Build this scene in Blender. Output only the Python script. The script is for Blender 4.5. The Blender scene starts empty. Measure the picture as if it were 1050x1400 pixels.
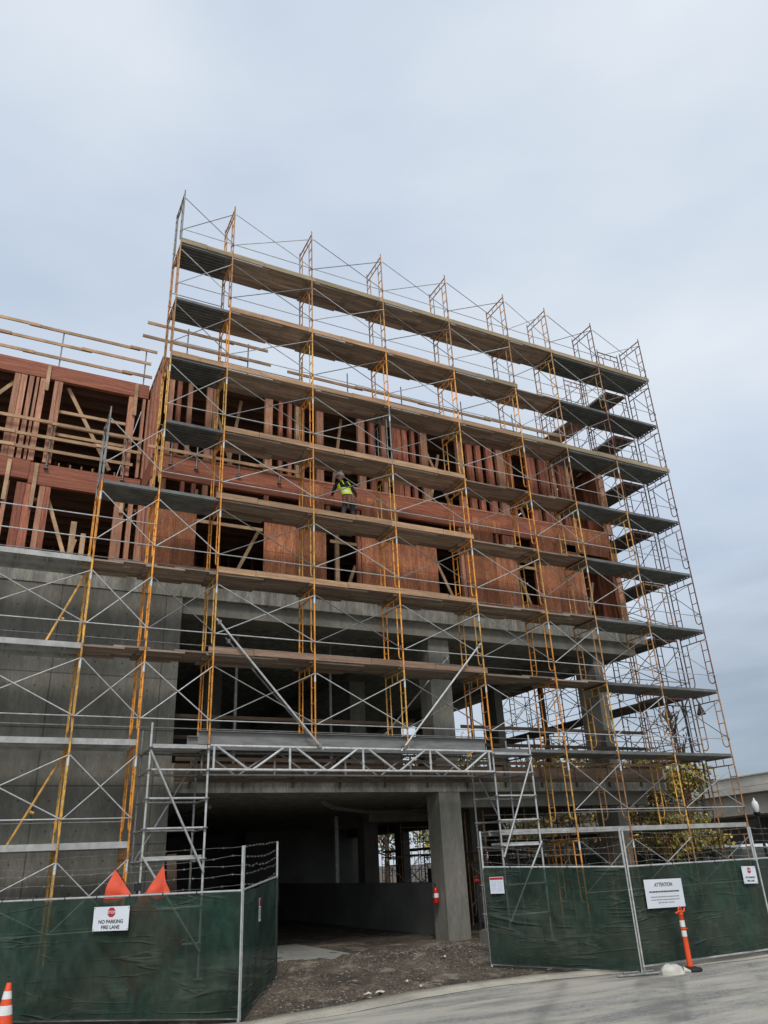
import bpy, math, random
from mathutils import Vector as V, Matrix, noise
random.seed(7)
R = math.radians
C = bpy.context.scene.collection
sc = bpy.context.scene
ORG = {}

# ------------------------------------------------------------------ materials
def nmat(name, base, rough=.6, metal=0., var=.25, scale=3., stretch=(1, 1, 1), second=None, amt=.5, thr=.5, sharp=.15,
         bump=0., bscale=20., fine=0., spec=.4, alpha=None, objrand=.0, island=0.):
    m = bpy.data.materials.new(name); m.use_nodes = True
    nt = m.node_tree; N = nt.nodes; L = nt.links
    b = N['Principled BSDF']
    b.inputs['Roughness'].default_value = rough; b.inputs['Metallic'].default_value = metal
    b.inputs['Specular IOR Level'].default_value = spec
    tc = N.new('ShaderNodeTexCoord'); mp = N.new('ShaderNodeMapping'); mp.inputs['Scale'].default_value = stretch
    oi = N.new('ShaderNodeObjectInfo')
    ad = N.new('ShaderNodeVectorMath'); ad.operation = 'ADD'
    sc_ = N.new('ShaderNodeVectorMath'); sc_.operation = 'SCALE'; sc_.inputs[0].default_value = (37., 19., 53.)
    L.new(oi.outputs['Random'], sc_.inputs['Scale'])
    L.new(tc.outputs['Object'], ad.inputs[0]); L.new(sc_.outputs[0], ad.inputs[1])
    L.new(ad.outputs[0], mp.inputs['Vector'])
    n1 = N.new('ShaderNodeTexNoise'); n1.inputs['Scale'].default_value = scale; n1.inputs['Detail'].default_value = 6
    L.new(mp.outputs[0], n1.inputs['Vector'])
    r1 = N.new('ShaderNodeMapRange'); r1.inputs['From Min'].default_value = .3; r1.inputs['From Max'].default_value = .7
    r1.inputs['To Min'].default_value = 1 - var; r1.inputs['To Max'].default_value = 1 + var
    L.new(n1.outputs['Fac'], r1.inputs['Value'])
    val = r1.outputs[0]
    if objrand:
        r2 = N.new('ShaderNodeMapRange'); r2.inputs['To Min'].default_value = 1 - objrand; r2.inputs['To Max'].default_value = 1 + objrand
        L.new(oi.outputs['Random'], r2.inputs['Value'])
        mu = N.new('ShaderNodeMath'); mu.operation = 'MULTIPLY'; L.new(val, mu.inputs[0]); L.new(r2.outputs[0], mu.inputs[1]); val = mu.outputs[0]
    if island:
        ge = N.new('ShaderNodeNewGeometry'); r5 = N.new('ShaderNodeMapRange'); r5.inputs['To Min'].default_value = 1 - island; r5.inputs['To Max'].default_value = 1 + island
        L.new(ge.outputs['Random Per Island'], r5.inputs['Value'])
        mu = N.new('ShaderNodeMath'); mu.operation = 'MULTIPLY'; L.new(val, mu.inputs[0]); L.new(r5.outputs[0], mu.inputs[1]); val = mu.outputs[0]
    if fine:
        n3 = N.new('ShaderNodeTexNoise'); n3.inputs['Scale'].default_value = bscale * 2; n3.inputs['Detail'].default_value = 4
        L.new(mp.outputs[0], n3.inputs['Vector'])
        r3 = N.new('ShaderNodeMapRange'); r3.inputs['From Min'].default_value = .3; r3.inputs['From Max'].default_value = .7
        r3.inputs['To Min'].default_value = 1 - fine; r3.inputs['To Max'].default_value = 1 + fine
        L.new(n3.outputs['Fac'], r3.inputs['Value'])
        mu = N.new('ShaderNodeMath'); mu.operation = 'MULTIPLY'; L.new(val, mu.inputs[0]); L.new(r3.outputs[0], mu.inputs[1]); val = mu.outputs[0]
    hv = N.new('ShaderNodeVectorMath'); hv.operation = 'SCALE'; hv.inputs[0].default_value = base[:3]
    L.new(val, hv.inputs['Scale'])
    col = hv.outputs[0]
    if second:
        n2 = N.new('ShaderNodeTexNoise'); n2.inputs['Scale'].default_value = scale * 1.7; n2.inputs['Detail'].default_value = 8
        n2.inputs['Roughness'].default_value = .65
        L.new(mp.outputs[0], n2.inputs['Vector'])
        r4 = N.new('ShaderNodeMapRange'); r4.inputs['From Min'].default_value = thr - sharp; r4.inputs['From Max'].default_value = thr + sharp
        r4.inputs['To Max'].default_value = amt
        L.new(n2.outputs['Fac'], r4.inputs['Value'])
        mx = N.new('ShaderNodeMix'); mx.data_type = 'RGBA'
        L.new(r4.outputs[0], mx.inputs['Factor']); L.new(col, mx.inputs['A']); mx.inputs['B'].default_value = (*second, 1)
        col = mx.outputs['Result']
    L.new(col, b.inputs['Base Color'])
    if bump:
        n4 = N.new('ShaderNodeTexNoise'); n4.inputs['Scale'].default_value = bscale; n4.inputs['Detail'].default_value = 6
        L.new(mp.outputs[0], n4.inputs['Vector'])
        bp = N.new('ShaderNodeBump'); bp.inputs['Strength'].default_value = bump; bp.inputs['Distance'].default_value = .02
        L.new(n4.outputs['Fac'], bp.inputs['Height']); L.new(bp.outputs[0], b.inputs['Normal'])
    if alpha is not None: b.inputs['Alpha'].default_value = alpha
    m['col'] = 1
    return m

def seams(m, w, h, depth=.72, along='x', thick=.012, hole=None):
    """darker form-board seams multiplied onto a concrete or plywood surface (real joints between the boards)"""
    nt = m.node_tree; N = nt.nodes; L = nt.links; b = N['Principled BSDF']
    src = b.inputs['Base Color'].links[0].from_socket
    tc = N.new('ShaderNodeTexCoord'); sp = N.new('ShaderNodeSeparateXYZ'); cb = N.new('ShaderNodeCombineXYZ')
    L.new(tc.outputs['Object'], sp.inputs[0])
    ax = N.new('ShaderNodeMath'); ax.operation = 'ADD'; L.new(sp.outputs['X'], ax.inputs[0]); L.new(sp.outputs['Y'], ax.inputs[1])
    L.new(ax.outputs[0], cb.inputs['X']); L.new(sp.outputs['Z'], cb.inputs['Y'])
    br = N.new('ShaderNodeTexBrick'); br.offset = .0
    br.inputs['Scale'].default_value = 1; br.inputs['Brick Width'].default_value = w; br.inputs['Row Height'].default_value = h
    br.inputs['Mortar Size'].default_value = thick; br.inputs['Mortar Smooth'].default_value = .3
    br.inputs['Color1'].default_value = (1, 1, 1, 1); br.inputs['Color2'].default_value = (.86, .86, .86, 1)
    br.inputs['Mortar'].default_value = (depth, depth, depth, 1)
    L.new(cb.outputs[0], br.inputs['Vector'])
    if hole:
        sc2 = N.new('ShaderNodeVectorMath'); sc2.operation = 'DIVIDE'; sc2.inputs[1].default_value = (hole[0], hole[1], 1); L.new(cb.outputs[0], sc2.inputs[0])
        fr = N.new('ShaderNodeVectorMath'); fr.operation = 'FRACTION'; L.new(sc2.outputs[0], fr.inputs[0])
        of = N.new('ShaderNodeVectorMath'); of.operation = 'SUBTRACT'; of.inputs[1].default_value = (.5, .5, 0); L.new(fr.outputs[0], of.inputs[0])
        ml = N.new('ShaderNodeVectorMath'); ml.operation = 'MULTIPLY'; ml.inputs[1].default_value = (hole[0], hole[1], 0); L.new(of.outputs[0], ml.inputs[0])
        ln = N.new('ShaderNodeVectorMath'); ln.operation = 'LENGTH'; L.new(ml.outputs[0], ln.inputs[0])
        hr = N.new('ShaderNodeMapRange'); hr.inputs['From Min'].default_value = hole[2]; hr.inputs['From Max'].default_value = hole[2] * 1.4; hr.inputs['To Min'].default_value = hole[3]; L.new(ln.outputs['Value'], hr.inputs['Value'])
        hm = N.new('ShaderNodeVectorMath'); hm.operation = 'SCALE'; L.new(src, hm.inputs[0]); L.new(hr.outputs[0], hm.inputs['Scale']); src = hm.outputs[0]
    mx = N.new('ShaderNodeMix'); mx.data_type = 'RGBA'; mx.blend_type = 'MULTIPLY'; mx.inputs['Factor'].default_value = 1
    L.new(src, mx.inputs['A']); L.new(br.outputs['Color'], mx.inputs['B']); L.new(mx.outputs['Result'], b.inputs['Base Color'])
    return m

def creases(m, col, scale, stretch, width=.035, amt=.5, rot=.6, bump=.6):
    """crease lines in col; on fabric they paint dust and fold sheen, with matching relief"""
    nt = m.node_tree; N = nt.nodes; L = nt.links; b = N['Principled BSDF']
    tc = N.new('ShaderNodeTexCoord'); oi = N.new('ShaderNodeObjectInfo'); ad = N.new('ShaderNodeVectorMath'); ad.operation = 'ADD'
    sv = N.new('ShaderNodeVectorMath'); sv.operation = 'SCALE'; sv.inputs[0].default_value = (31., 17., 43.); L.new(oi.outputs['Random'], sv.inputs['Scale'])
    L.new(tc.outputs['Object'], ad.inputs[0]); L.new(sv.outputs[0], ad.inputs[1])
    sp = N.new('ShaderNodeSeparateXYZ'); L.new(ad.outputs[0], sp.inputs[0]); ax = N.new('ShaderNodeMath'); ax.operation = 'SUBTRACT'; L.new(sp.outputs['X'], ax.inputs[0]); L.new(sp.outputs['Y'], ax.inputs[1])
    cb = N.new('ShaderNodeCombineXYZ'); L.new(ax.outputs[0], cb.inputs['X']); L.new(sp.outputs['Z'], cb.inputs['Y'])
    src = b.inputs['Base Color'].links[0].from_socket; tot = None
    for i, (sc_, an) in enumerate(((scale, rot), (scale * 1.7, -rot * 1.3))):
        mp = N.new('ShaderNodeMapping'); mp.inputs['Rotation'].default_value = (0, 0, an); mp.inputs['Scale'].default_value = stretch; mp.inputs['Location'].default_value = (i * 7.3, i * 3.1, 0)
        L.new(cb.outputs[0], mp.inputs['Vector'])
        n = N.new('ShaderNodeTexNoise'); n.inputs['Scale'].default_value = sc_; n.inputs['Detail'].default_value = 3; n.inputs['Distortion'].default_value = .4; L.new(mp.outputs[0], n.inputs['Vector'])
        d = N.new('ShaderNodeMath'); d.operation = 'SUBTRACT'; d.inputs[1].default_value = .5; L.new(n.outputs['Fac'], d.inputs[0])
        a = N.new('ShaderNodeMath'); a.operation = 'ABSOLUTE'; L.new(d.outputs[0], a.inputs[0])
        r = N.new('ShaderNodeMapRange'); r.inputs['From Min'].default_value = width; r.inputs['From Max'].default_value = 0; r.interpolation_type = 'SMOOTHSTEP'; L.new(a.outputs[0], r.inputs['Value'])
        k = N.new('ShaderNodeTexNoise'); k.inputs['Scale'].default_value = 1.1; k.inputs['Detail'].default_value = 2; L.new(ad.outputs[0], k.inputs['Vector'])
        kr = N.new('ShaderNodeMapRange'); kr.inputs['From Min'].default_value = .42; kr.inputs['From Max'].default_value = .62; L.new(k.outputs['Fac'], kr.inputs['Value'])
        mu = N.new('ShaderNodeMath'); mu.operation = 'MULTIPLY'; L.new(r.outputs[0], mu.inputs[0]); L.new(kr.outputs[0], mu.inputs[1])
        if tot is None: tot = mu.outputs[0]
        else:
            mxx = N.new('ShaderNodeMath'); mxx.operation = 'MAXIMUM'; L.new(tot, mxx.inputs[0]); L.new(mu.outputs[0], mxx.inputs[1]); tot = mxx.outputs[0]
    am = N.new('ShaderNodeMath'); am.operation = 'MULTIPLY'; am.inputs[1].default_value = amt; L.new(tot, am.inputs[0])
    mx = N.new('ShaderNodeMix'); mx.data_type = 'RGBA'; L.new(am.outputs[0], mx.inputs['Factor']); L.new(src, mx.inputs['A']); mx.inputs['B'].default_value = (*col, 1); L.new(mx.outputs['Result'], b.inputs['Base Color'])
    bp = N.new('ShaderNodeBump'); bp.inputs['Strength'].default_value = bump; bp.inputs['Distance'].default_value = .04; L.new(tot, bp.inputs['Height'])
    if b.inputs['Normal'].links: L.new(b.inputs['Normal'].links[0].from_socket, bp.inputs['Normal'])
    L.new(bp.outputs[0], b.inputs['Normal'])
    return m

M = {}
M['orange'] = nmat('orange_paint', (.82, .33, .045), .5, .0, .25, 5, second=(.28, .12, .05), amt=.8, thr=.57, sharp=.06, objrand=.2, bscale=60, fine=.2)
M['yellow'] = nmat('yellow_paint', (.76, .41, .08), .5, .0, .28, 5, second=(.3, .18, .1), amt=.8, thr=.54, sharp=.08, objrand=.22)
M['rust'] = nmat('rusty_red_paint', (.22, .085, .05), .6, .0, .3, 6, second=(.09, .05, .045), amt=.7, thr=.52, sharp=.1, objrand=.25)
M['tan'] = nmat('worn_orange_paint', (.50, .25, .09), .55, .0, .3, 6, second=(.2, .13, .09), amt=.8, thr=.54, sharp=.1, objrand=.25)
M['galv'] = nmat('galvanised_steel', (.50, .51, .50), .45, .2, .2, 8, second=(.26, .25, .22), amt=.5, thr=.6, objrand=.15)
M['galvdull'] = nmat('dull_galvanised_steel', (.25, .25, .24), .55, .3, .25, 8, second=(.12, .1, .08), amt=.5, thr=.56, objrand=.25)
M['beamsteel'] = nmat('grey_mill_steel', (.20, .195, .19), .6, .3, .25, 5, stretch=(.4, 2, 2), second=(.30, .29, .28), amt=.5, thr=.55)
M['alu'] = nmat('aluminium_deck', (.44, .44, .42), .5, .2, .18, 4, second=(.2, .19, .17), amt=.5, thr=.58)
M['tape'] = nmat('white_tape', (.62, .66, .68), .6, var=.15)
M['plank'] = nmat('weathered_plank', (.27, .21, .16), .8, var=.4, scale=2.2, stretch=(.35, 5, 5), second=(.13, .10, .075), amt=.6, thr=.55, bscale=9, fine=.3, objrand=.2, island=.38)
M['toe'] = nmat('toe_board_wood', (.43, .27, .155), .75, var=.3, scale=2.2, stretch=(.4, 6, 6), second=(.22, .12, .07), amt=.6, thr=.55, bscale=10, fine=.25, objrand=.25, island=.22)
M['toegrey'] = nmat('grey_toe_board_wood', (.33, .26, .165), .8, var=.3, scale=2.2, stretch=(.4, 6, 6), second=(.16, .13, .08), amt=.5, thr=.55, bscale=10, fine=.2, objrand=.2, island=.22)
M['toeold'] = nmat('aged_toe_board_wood', (.24, .155, .105), .8, var=.3, scale=2.2, stretch=(.4, 6, 6), second=(.13, .085, .06), amt=.5, thr=.55, bscale=10, fine=.25, objrand=.25, island=.22)
M['steeldeck'] = nmat('dark_steel_deck', (.13, .135, .128), .5, .1, .3, 3, second=(.2, .19, .165), amt=.4, thr=.58, objrand=.25)
M['timber'] = nmat('pale_timber', (.46, .30, .175), .75, var=.3, scale=2, second=(.28, .16, .085), amt=.5, thr=.58, bscale=14, fine=.2, objrand=.2)
M['studred'] = nmat('fire_treated_stud', (.40, .145, .085), .8, var=.4, scale=3, stretch=(6, 6, .5), second=(.17, .055, .035), amt=.65, thr=.54, bscale=8, fine=.3, objrand=.35)
M['studpink'] = nmat('pinkish_stud', (.50, .25, .155), .8, var=.3, scale=3, stretch=(6, 6, .5), second=(.24, .1, .06), amt=.6, thr=.56, bscale=8, fine=.25, objrand=.25)
M['beamred'] = nmat('red_laminated_beam', (.36, .125, .07), .75, var=.4, scale=2, stretch=(.5, 5, 12), second=(.17, .055, .035), amt=.7, thr=.52, bscale=10, fine=.35, objrand=.2)
M['sheath'] = seams(nmat('red_brown_sheathing', (.43, .172, .084), .8, var=.3, scale=1.8, stretch=(3.2, 3.2, .45), second=(.27, .09, .042), amt=.6, thr=.55, sharp=.1, bscale=9, fine=.45, objrand=.25), 1.22, 2.44, .5, thick=.01, hole=(.3, .15, .011, .45))
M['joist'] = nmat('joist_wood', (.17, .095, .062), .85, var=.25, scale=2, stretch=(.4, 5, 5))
M['darkcon'] = nmat('shade_dimmed_garage_concrete', (.17, .168, .155), .9, var=.25, scale=.8, bump=.2, fine=.15)  # concrete darkened for indoor walls, the garage shade put into its base colour
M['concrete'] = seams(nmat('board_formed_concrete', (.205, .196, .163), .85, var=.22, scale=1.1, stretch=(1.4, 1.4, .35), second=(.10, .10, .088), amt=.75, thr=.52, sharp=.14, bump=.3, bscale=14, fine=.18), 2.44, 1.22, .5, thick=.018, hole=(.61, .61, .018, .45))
M['slabedge'] = nmat('raw_slab_concrete', (.30, .288, .242), .88, var=.3, scale=1.6, stretch=(1.6, 1.6, .3), second=(.12, .115, .10), amt=.75, thr=.52, sharp=.09, bump=.4, bscale=12, fine=.3)
M['column'] = nmat('column_concrete', (.222, .212, .178), .85, var=.22, scale=1.4, stretch=(1.3, 1.3, .3), second=(.115, .115, .10), amt=.65, thr=.53, bump=.3, bscale=14, fine=.18)
M['form'] = nmat('formwork_timber', (.13, .085, .056), .85, var=.4, scale=1.5, stretch=(.5, 3, 5), second=(.065, .045, .034), amt=.65, thr=.5, bscale=9, fine=.25)
M['dirt'] = nmat('site_dirt', (.085, .067, .049), .93, var=.5, scale=.9, second=(.28, .245, .19), amt=.7, thr=.585, sharp=.05, bump=1., bscale=9, fine=.7)
M['road'] = creases(nmat('dusty_asphalt', (.24, .233, .212), .92, var=.3, scale=.9, stretch=(.3, 1.5, 1), second=(.46, .43, .36), amt=.85, thr=.5, sharp=.1, bump=.7, bscale=24, fine=.5), (.13, .128, .12), .5, (.35, 2.4, 1), .04, .6, rot=.15, bump=.15)
M['gutter'] = nmat('dusty_concrete_gutter', (.44, .405, .33), .9, var=.25, scale=.9, second=(.25, .22, .175), amt=.65, thr=.55, sharp=.12, bump=.5, bscale=26, fine=.3)
M['floor'] = nmat('garage_floor_concrete', (.27, .27, .25), .85, var=.15, scale=.8, second=(.15, .14, .12), amt=.6, thr=.56, bump=.2, fine=.1)
M['screen'] = creases(nmat('green_windscreen_mesh', (.011, .031, .022), .8, var=.5, scale=.8, stretch=(1, 1, .6), second=(.065, .078, .058), amt=.6, thr=.56, sharp=.2, bump=.8, bscale=5, fine=.35, spec=.2, alpha=.88, objrand=.2), (.085, .11, .09), .6, (.24, 2.6, 1), .018, .42, rot=.95, bump=.7)  # pale crease streaks carry dust and the light on folds as colour
M['signwhite'] = nmat('white_sign_plate', (.68, .71, .76), .5, var=.05)
M['signred'] = nmat('red_sign_ink', (.42, .02, .03), .5, var=.08)
M['ink'] = nmat('black_ink', (.02, .02, .025), .5, var=.05)
M['inkgrey'] = nmat('grey_ink', (.22, .23, .26), .6, var=.1)
M['blueink'] = nmat('pale_blue_ink', (.45, .55, .68), .6, var=.1)
M['safety'] = nmat('safety_orange_plastic', (.80, .085, .02), .5, var=.12, scale=4, second=(.5, .07, .03), amt=.4, thr=.6)
M['flag'] = nmat('orange_flag_vinyl', (.85, .115, .055), .6, var=.1, scale=2)
M['reflect'] = nmat('reflective_white_band', (.72, .72, .7), .4, var=.1, scale=6)
M['black'] = nmat('black_rubber', (.018, .018, .018), .7, var=.2)
M['blackmetal'] = nmat('black_painted_metal', (.016, .017, .018), .5, var=.2)
M['bag'] = nmat('white_woven_sandbag', (.58, .56, .50), .85, var=.15, scale=5, bump=.4, bscale=60, fine=.1)
M['paper'] = nmat('dirty_paper', (.66, .64, .58), .9, var=.2, scale=9)
M['red'] = nmat('red_enamel', (.45, .012, .012), .35, var=.1)
M['redold'] = nmat('faded_red_enamel', (.22, .018, .016), .5, var=.3, scale=9)
M['white'] = nmat('white_plastic', (.75, .76, .76), .35, var=.06)
M['jacket'] = nmat('black_work_jacket', (.018, .02, .024), .85, var=.3, scale=9)
M['trousers'] = nmat('grey_work_trousers', (.055, .06, .07), .85, var=.3, scale=9)
M['vest'] = nmat('yellow_safety_vest', (.62, .78, .04), .6, var=.12, scale=8)
M['skin'] = nmat('skin', (.42, .23, .15), .55, var=.08)
M['leather'] = nmat('tan_leather', (.16, .065, .04), .7, var=.25, scale=12)
M['bark'] = nmat('bark', (.09, .07, .05), .9, var=.3, scale=6, stretch=(3, 3, .6), bump=.5)
M['leafg'] = nmat('green_leaf', (.13, .16, .05), .7, var=.35, scale=2.5)
M['leafy'] = nmat('yellow_autumn_leaf', (.55, .43, .09), .7, var=.4, scale=2.5)
M['leafo'] = nmat('brown_autumn_leaf', (.19, .095, .03), .7, var=.4, scale=2.5)
M['overpass'] = nmat('overpass_concrete', (.46, .43, .37), .85, var=.2, scale=.4, stretch=(1, 1, 3), second=(.3, .28, .24), amt=.5, thr=.55)
M['carwhite'] = nmat('white_car_paint', (.62, .63, .64), .3, var=.04, spec=.5)
M['cargrey'] = nmat('grey_car_paint', (.10, .11, .12), .3, .3, var=.05, spec=.5)
M['glass'] = nmat('dark_window_glass', (.02, .025, .03), .12, var=.05, spec=.6)
M['lampglass'] = nmat('milky_lamp_glass', (.72, .74, .76), .3, var=.04)
M['banner'] = nmat('blue_grey_banner', (.16, .2, .27), .7, var=.25, scale=3)
M['pipe'] = nmat('grey_conduit', (.32, .33, .34), .4, .5, var=.1)

# ------------------------------------------------------------------ mesh builder
class MB:
    def __init__(s): s.v = []; s.f = []; s.sm = []; s.mi = []
    def add(s, vs, fs, smooth=False, mi=0):
        o = len(s.v); s.v += [tuple(p) for p in vs]
        for f in fs: s.f.append(tuple(i + o for i in f)); s.sm.append(smooth); s.mi.append(mi)
        return s
    def box(s, a, b, mi=0):
        x0, y0, z0 = a; x1, y1, z1 = b
        return s.add([(x0, y0, z0), (x1, y0, z0), (x1, y1, z0), (x0, y1, z0), (x0, y0, z1), (x1, y0, z1), (x1, y1, z1), (x0, y1, z1)],
                     [(0, 3, 2, 1), (4, 5, 6, 7), (0, 1, 5, 4), (1, 2, 6, 5), (2, 3, 7, 6), (3, 0, 4, 7)], mi=mi)
    def beam(s, p, q, w, h, up=(0, 0, 1), mi=0):
        p = V(p); q = V(q); d = (q - p).normalized(); u = V(up)
        sd = d.cross(u)
        if sd.length < 1e-4: sd = d.cross(V((0, 1, 0)))
        sd.normalize(); u = sd.cross(d).normalized(); sd *= w / 2; u *= h / 2
        vs = [p - sd - u, p + sd - u, p + sd + u, p - sd + u, q - sd - u, q + sd - u, q + sd + u, q - sd + u]
        return s.add(vs, [(0, 1, 2, 3), (7, 6, 5, 4), (0, 4, 5, 1), (1, 5, 6, 2), (2, 6, 7, 3), (3, 7, 4, 0)], mi=mi)
    def tube(s, p, q, r, n=8, r2=None, mi=0, caps=True):
        p = V(p); q = V(q); d = (q - p).normalized(); a = d.orthogonal().normalized(); b = d.cross(a)
        r2 = r if r2 is None else r2
        c = [(math.cos(2 * math.pi * i / n), math.sin(2 * math.pi * i / n)) for i in range(n)]
        vs = [p + (a * x + b * y) * r for x, y in c] + [q + (a * x + b * y) * r2 for x, y in c]
        s.add(vs, [(i, (i + 1) % n, n + (i + 1) % n, n + i) for i in range(n)], True, mi)
        if caps: s.add(vs, [tuple(range(n))[::-1], tuple(range(n, 2 * n))], False, mi)
        return s
    def path(s, pts, r, n=8, mi=0):
        pts = [V(p) for p in pts]; rings = []; a = None
        for i, p in enumerate(pts):
            d = (pts[min(i + 1, len(pts) - 1)] - pts[max(i - 1, 0)]).normalized()
            a = d.orthogonal().normalized() if a is None else (a - d * a.dot(d)).normalized()
            b = d.cross(a); rr = r[i] if isinstance(r, (list, tuple)) else r
            rings.append([p + (a * math.cos(2 * math.pi * k / n) + b * math.sin(2 * math.pi * k / n)) * rr for k in range(n)])
        vs = [v for g in rings for v in g]; fs = []
        for i in range(len(pts) - 1):
            for k in range(n): fs.append((i * n + k, i * n + (k + 1) % n, (i + 1) * n + (k + 1) % n, (i + 1) * n + k))
        s.add(vs, fs, True, mi)
        s.add(vs, [tuple(range(n))[::-1], tuple(range((len(pts) - 1) * n, len(pts) * n))], False, mi)
        return s
    def lathe(s, prof, n=16, o=(0, 0, 0), mi=0, smooth=True):
        vs = []; fs = []
        for r, z in prof:
            for k in range(n): vs.append((o[0] + r * math.cos(2 * math.pi * k / n), o[1] + r * math.sin(2 * math.pi * k / n), o[2] + z))
        for i in range(len(prof) - 1):
            for k in range(n): fs.append((i * n + k, i * n + (k + 1) % n, (i + 1) * n + (k + 1) % n, (i + 1) * n + k))
        s.add(vs, fs, smooth, mi)
        return s
    def grid(s, fn, nu, nv, smooth=True, mi=0):
        vs = [fn(i / nu, j / nv) for j in range(nv + 1) for i in range(nu + 1)]
        fs = [(j * (nu + 1) + i, j * (nu + 1) + i + 1, (j + 1) * (nu + 1) + i + 1, (j + 1) * (nu + 1) + i) for j in range(nv) for i in range(nu)]
        return s.add(vs, fs, smooth, mi)
    def sphere(s, c, r, n=12, m=8, sc=(1, 1, 1), mi=0, z0=0., z1=1.):
        prof = []
        for i in range(m + 1):
            t = math.pi * (z0 + (z1 - z0) * i / m)
            prof.append((r * math.sin(t), -r * math.cos(t)))
        vs = []; fs = []
        for a, z in prof:
            for k in range(n): vs.append((c[0] + a * sc[0] * math.cos(2 * math.pi * k / n), c[1] + a * sc[1] * math.sin(2 * math.pi * k / n), c[2] + z * sc[2]))
        for i in range(m):
            for k in range(n): fs.append((i * n + k, i * n + (k + 1) % n, (i + 1) * n + (k + 1) % n, (i + 1) * n + k))
        return s.add(vs, fs, True, mi)
    def xf(s, mat):
        s.v = [tuple(mat @ V(p)) for p in s.v]; return s
    def mesh(s, name, mats, off=(0, 0, 0)):
        me = bpy.data.meshes.new(name)
        me.from_pydata([(x - off[0], y - off[1], z - off[2]) for x, y, z in s.v], [], s.f)
        me.polygons.foreach_set('use_smooth', s.sm); me.polygons.foreach_set('material_index', s.mi)
        for m in (mats if isinstance(mats, (list, tuple)) else [mats]): me.materials.append(m if not isinstance(m, str) else M[m])
        me.update()
        return me

def tag(o, label=None, cat=None, group=None, kind=None):
    if label: o['label'] = label
    if cat: o['category'] = cat
    if group: o['group'] = group
    if kind: o['kind'] = kind
    return o
def thing(name, loc, label, cat, group=None):
    o = bpy.data.objects.new(name, None); C.objects.link(o); o.location = loc; o.empty_display_size = .2
    ORG[o.name] = V(loc); return tag(o, label, cat, group)
def part(mb, name, mats, parent=None):
    """mesh given in world coordinates, stored relative to its thing"""
    off = ORG[parent.name] if parent else V((0, 0, 0))
    o = bpy.data.objects.new(name, mb.mesh(name, mats, off)); C.objects.link(o)
    if parent: o.parent = parent
    ORG[o.name] = V(off); return o
def solo(mb, name, mats, loc, label, cat, group=None):
    """a thing that is one mesh, origin at loc"""
    o = bpy.data.objects.new(name, mb.mesh(name, mats, loc)); C.objects.link(o); o.location = loc
    ORG[o.name] = V(loc); return tag(o, label, cat, group)
def structure(mb, name, mats):
    o = part(mb, name, mats); o['kind'] = 'structure'; return o
def place(me, name, parent, loc, rz=0.):
    o = bpy.data.objects.new(name, me); C.objects.link(o); o.parent = parent
    o.location = V(loc) - ORG[parent.name]; o.rotation_euler = (0, 0, rz)
    ORG[o.name] = V(loc); return o
def kid(me, name, parent):
    o = bpy.data.objects.new(name, me); C.objects.link(o); o.parent = parent; ORG[o.name] = ORG[parent.name]; return o

def gz(x, y):
    y = y - 3.5 * min(1, max(0, (1.3 - x) / 3))
    return -.48 if y < -4.5 else (-.2 if y > 1.6 else -.48 + .28 * (y + 4.5) / 6.1)

# ------------------------------------------------------------------ camera, world, sun
cam = bpy.data.cameras.new('camera'); co = bpy.data.objects.new('camera', cam); C.objects.link(co); sc.camera = co
cam.sensor_fit = 'HORIZONTAL'; cam.sensor_width = 36; cam.lens = 36 * 1042.5709 / 1050; cam.clip_end = 2000; cam.clip_start = .1
r_ = (0.89277423, -0.44818939, -0.04561184); u_ = (-0.15108954, -0.39326116, 0.90692756); f_ = (0.42441268, 0.80279009, 0.41881016)
CAM = (-2.91321933, -17.12838491, 1.60097517)
mt = Matrix(((r_[0], u_[0], -f_[0], CAM[0]), (r_[1], u_[1], -f_[1], CAM[1]), (r_[2], u_[2], -f_[2], CAM[2]), (0, 0, 0, 1)))
co.matrix_world = mt

SUN_EL, SUN_AZ = 46, 205     # degrees; azimuth clockwise from +y
w = bpy.data.worlds.new('World'); sc.world = w; w.use_nodes = True
N = w.node_tree.nodes; L = w.node_tree.links
bg = N['Background']
sky = N.new('ShaderNodeTexSky'); sky.sky_type = 'NISHITA'; sky.sun_disc = False
sky.sun_elevation = R(SUN_EL); sky.sun_rotation = R(SUN_AZ)
skys = N.new('ShaderNodeVectorMath'); skys.operation = 'SCALE'; skys.inputs['Scale'].default_value = .7
L.new(sky.outputs[0], skys.inputs[0])
tc = N.new('ShaderNodeTexCoord'); mp = N.new('ShaderNodeMapping'); mp.inputs['Scale'].default_value = (1, 1, 2.6); mp.inputs['Location'].default_value = (.6, .2, .1)
L.new(tc.outputs['Generated'], mp.inputs[0])
n1 = N.new('ShaderNodeTexNoise'); n1.inputs['Scale'].default_value = 1.7; n1.inputs['Detail'].default_value = 5; n1.inputs['Roughness'].default_value = .48
L.new(mp.outputs[0], n1.inputs['Vector'])
cr = N.new('ShaderNodeValToRGB')
cr.color_ramp.elements[0].position = .30; cr.color_ramp.elements[0].color = (4.75, 5.55, 6.75, 1)
cr.color_ramp.elements[1].position = .68; cr.color_ramp.elements[1].color = (6.95, 7.5, 8.1, 1)
L.new(n1.outputs['Fac'], cr.inputs[0])
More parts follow.
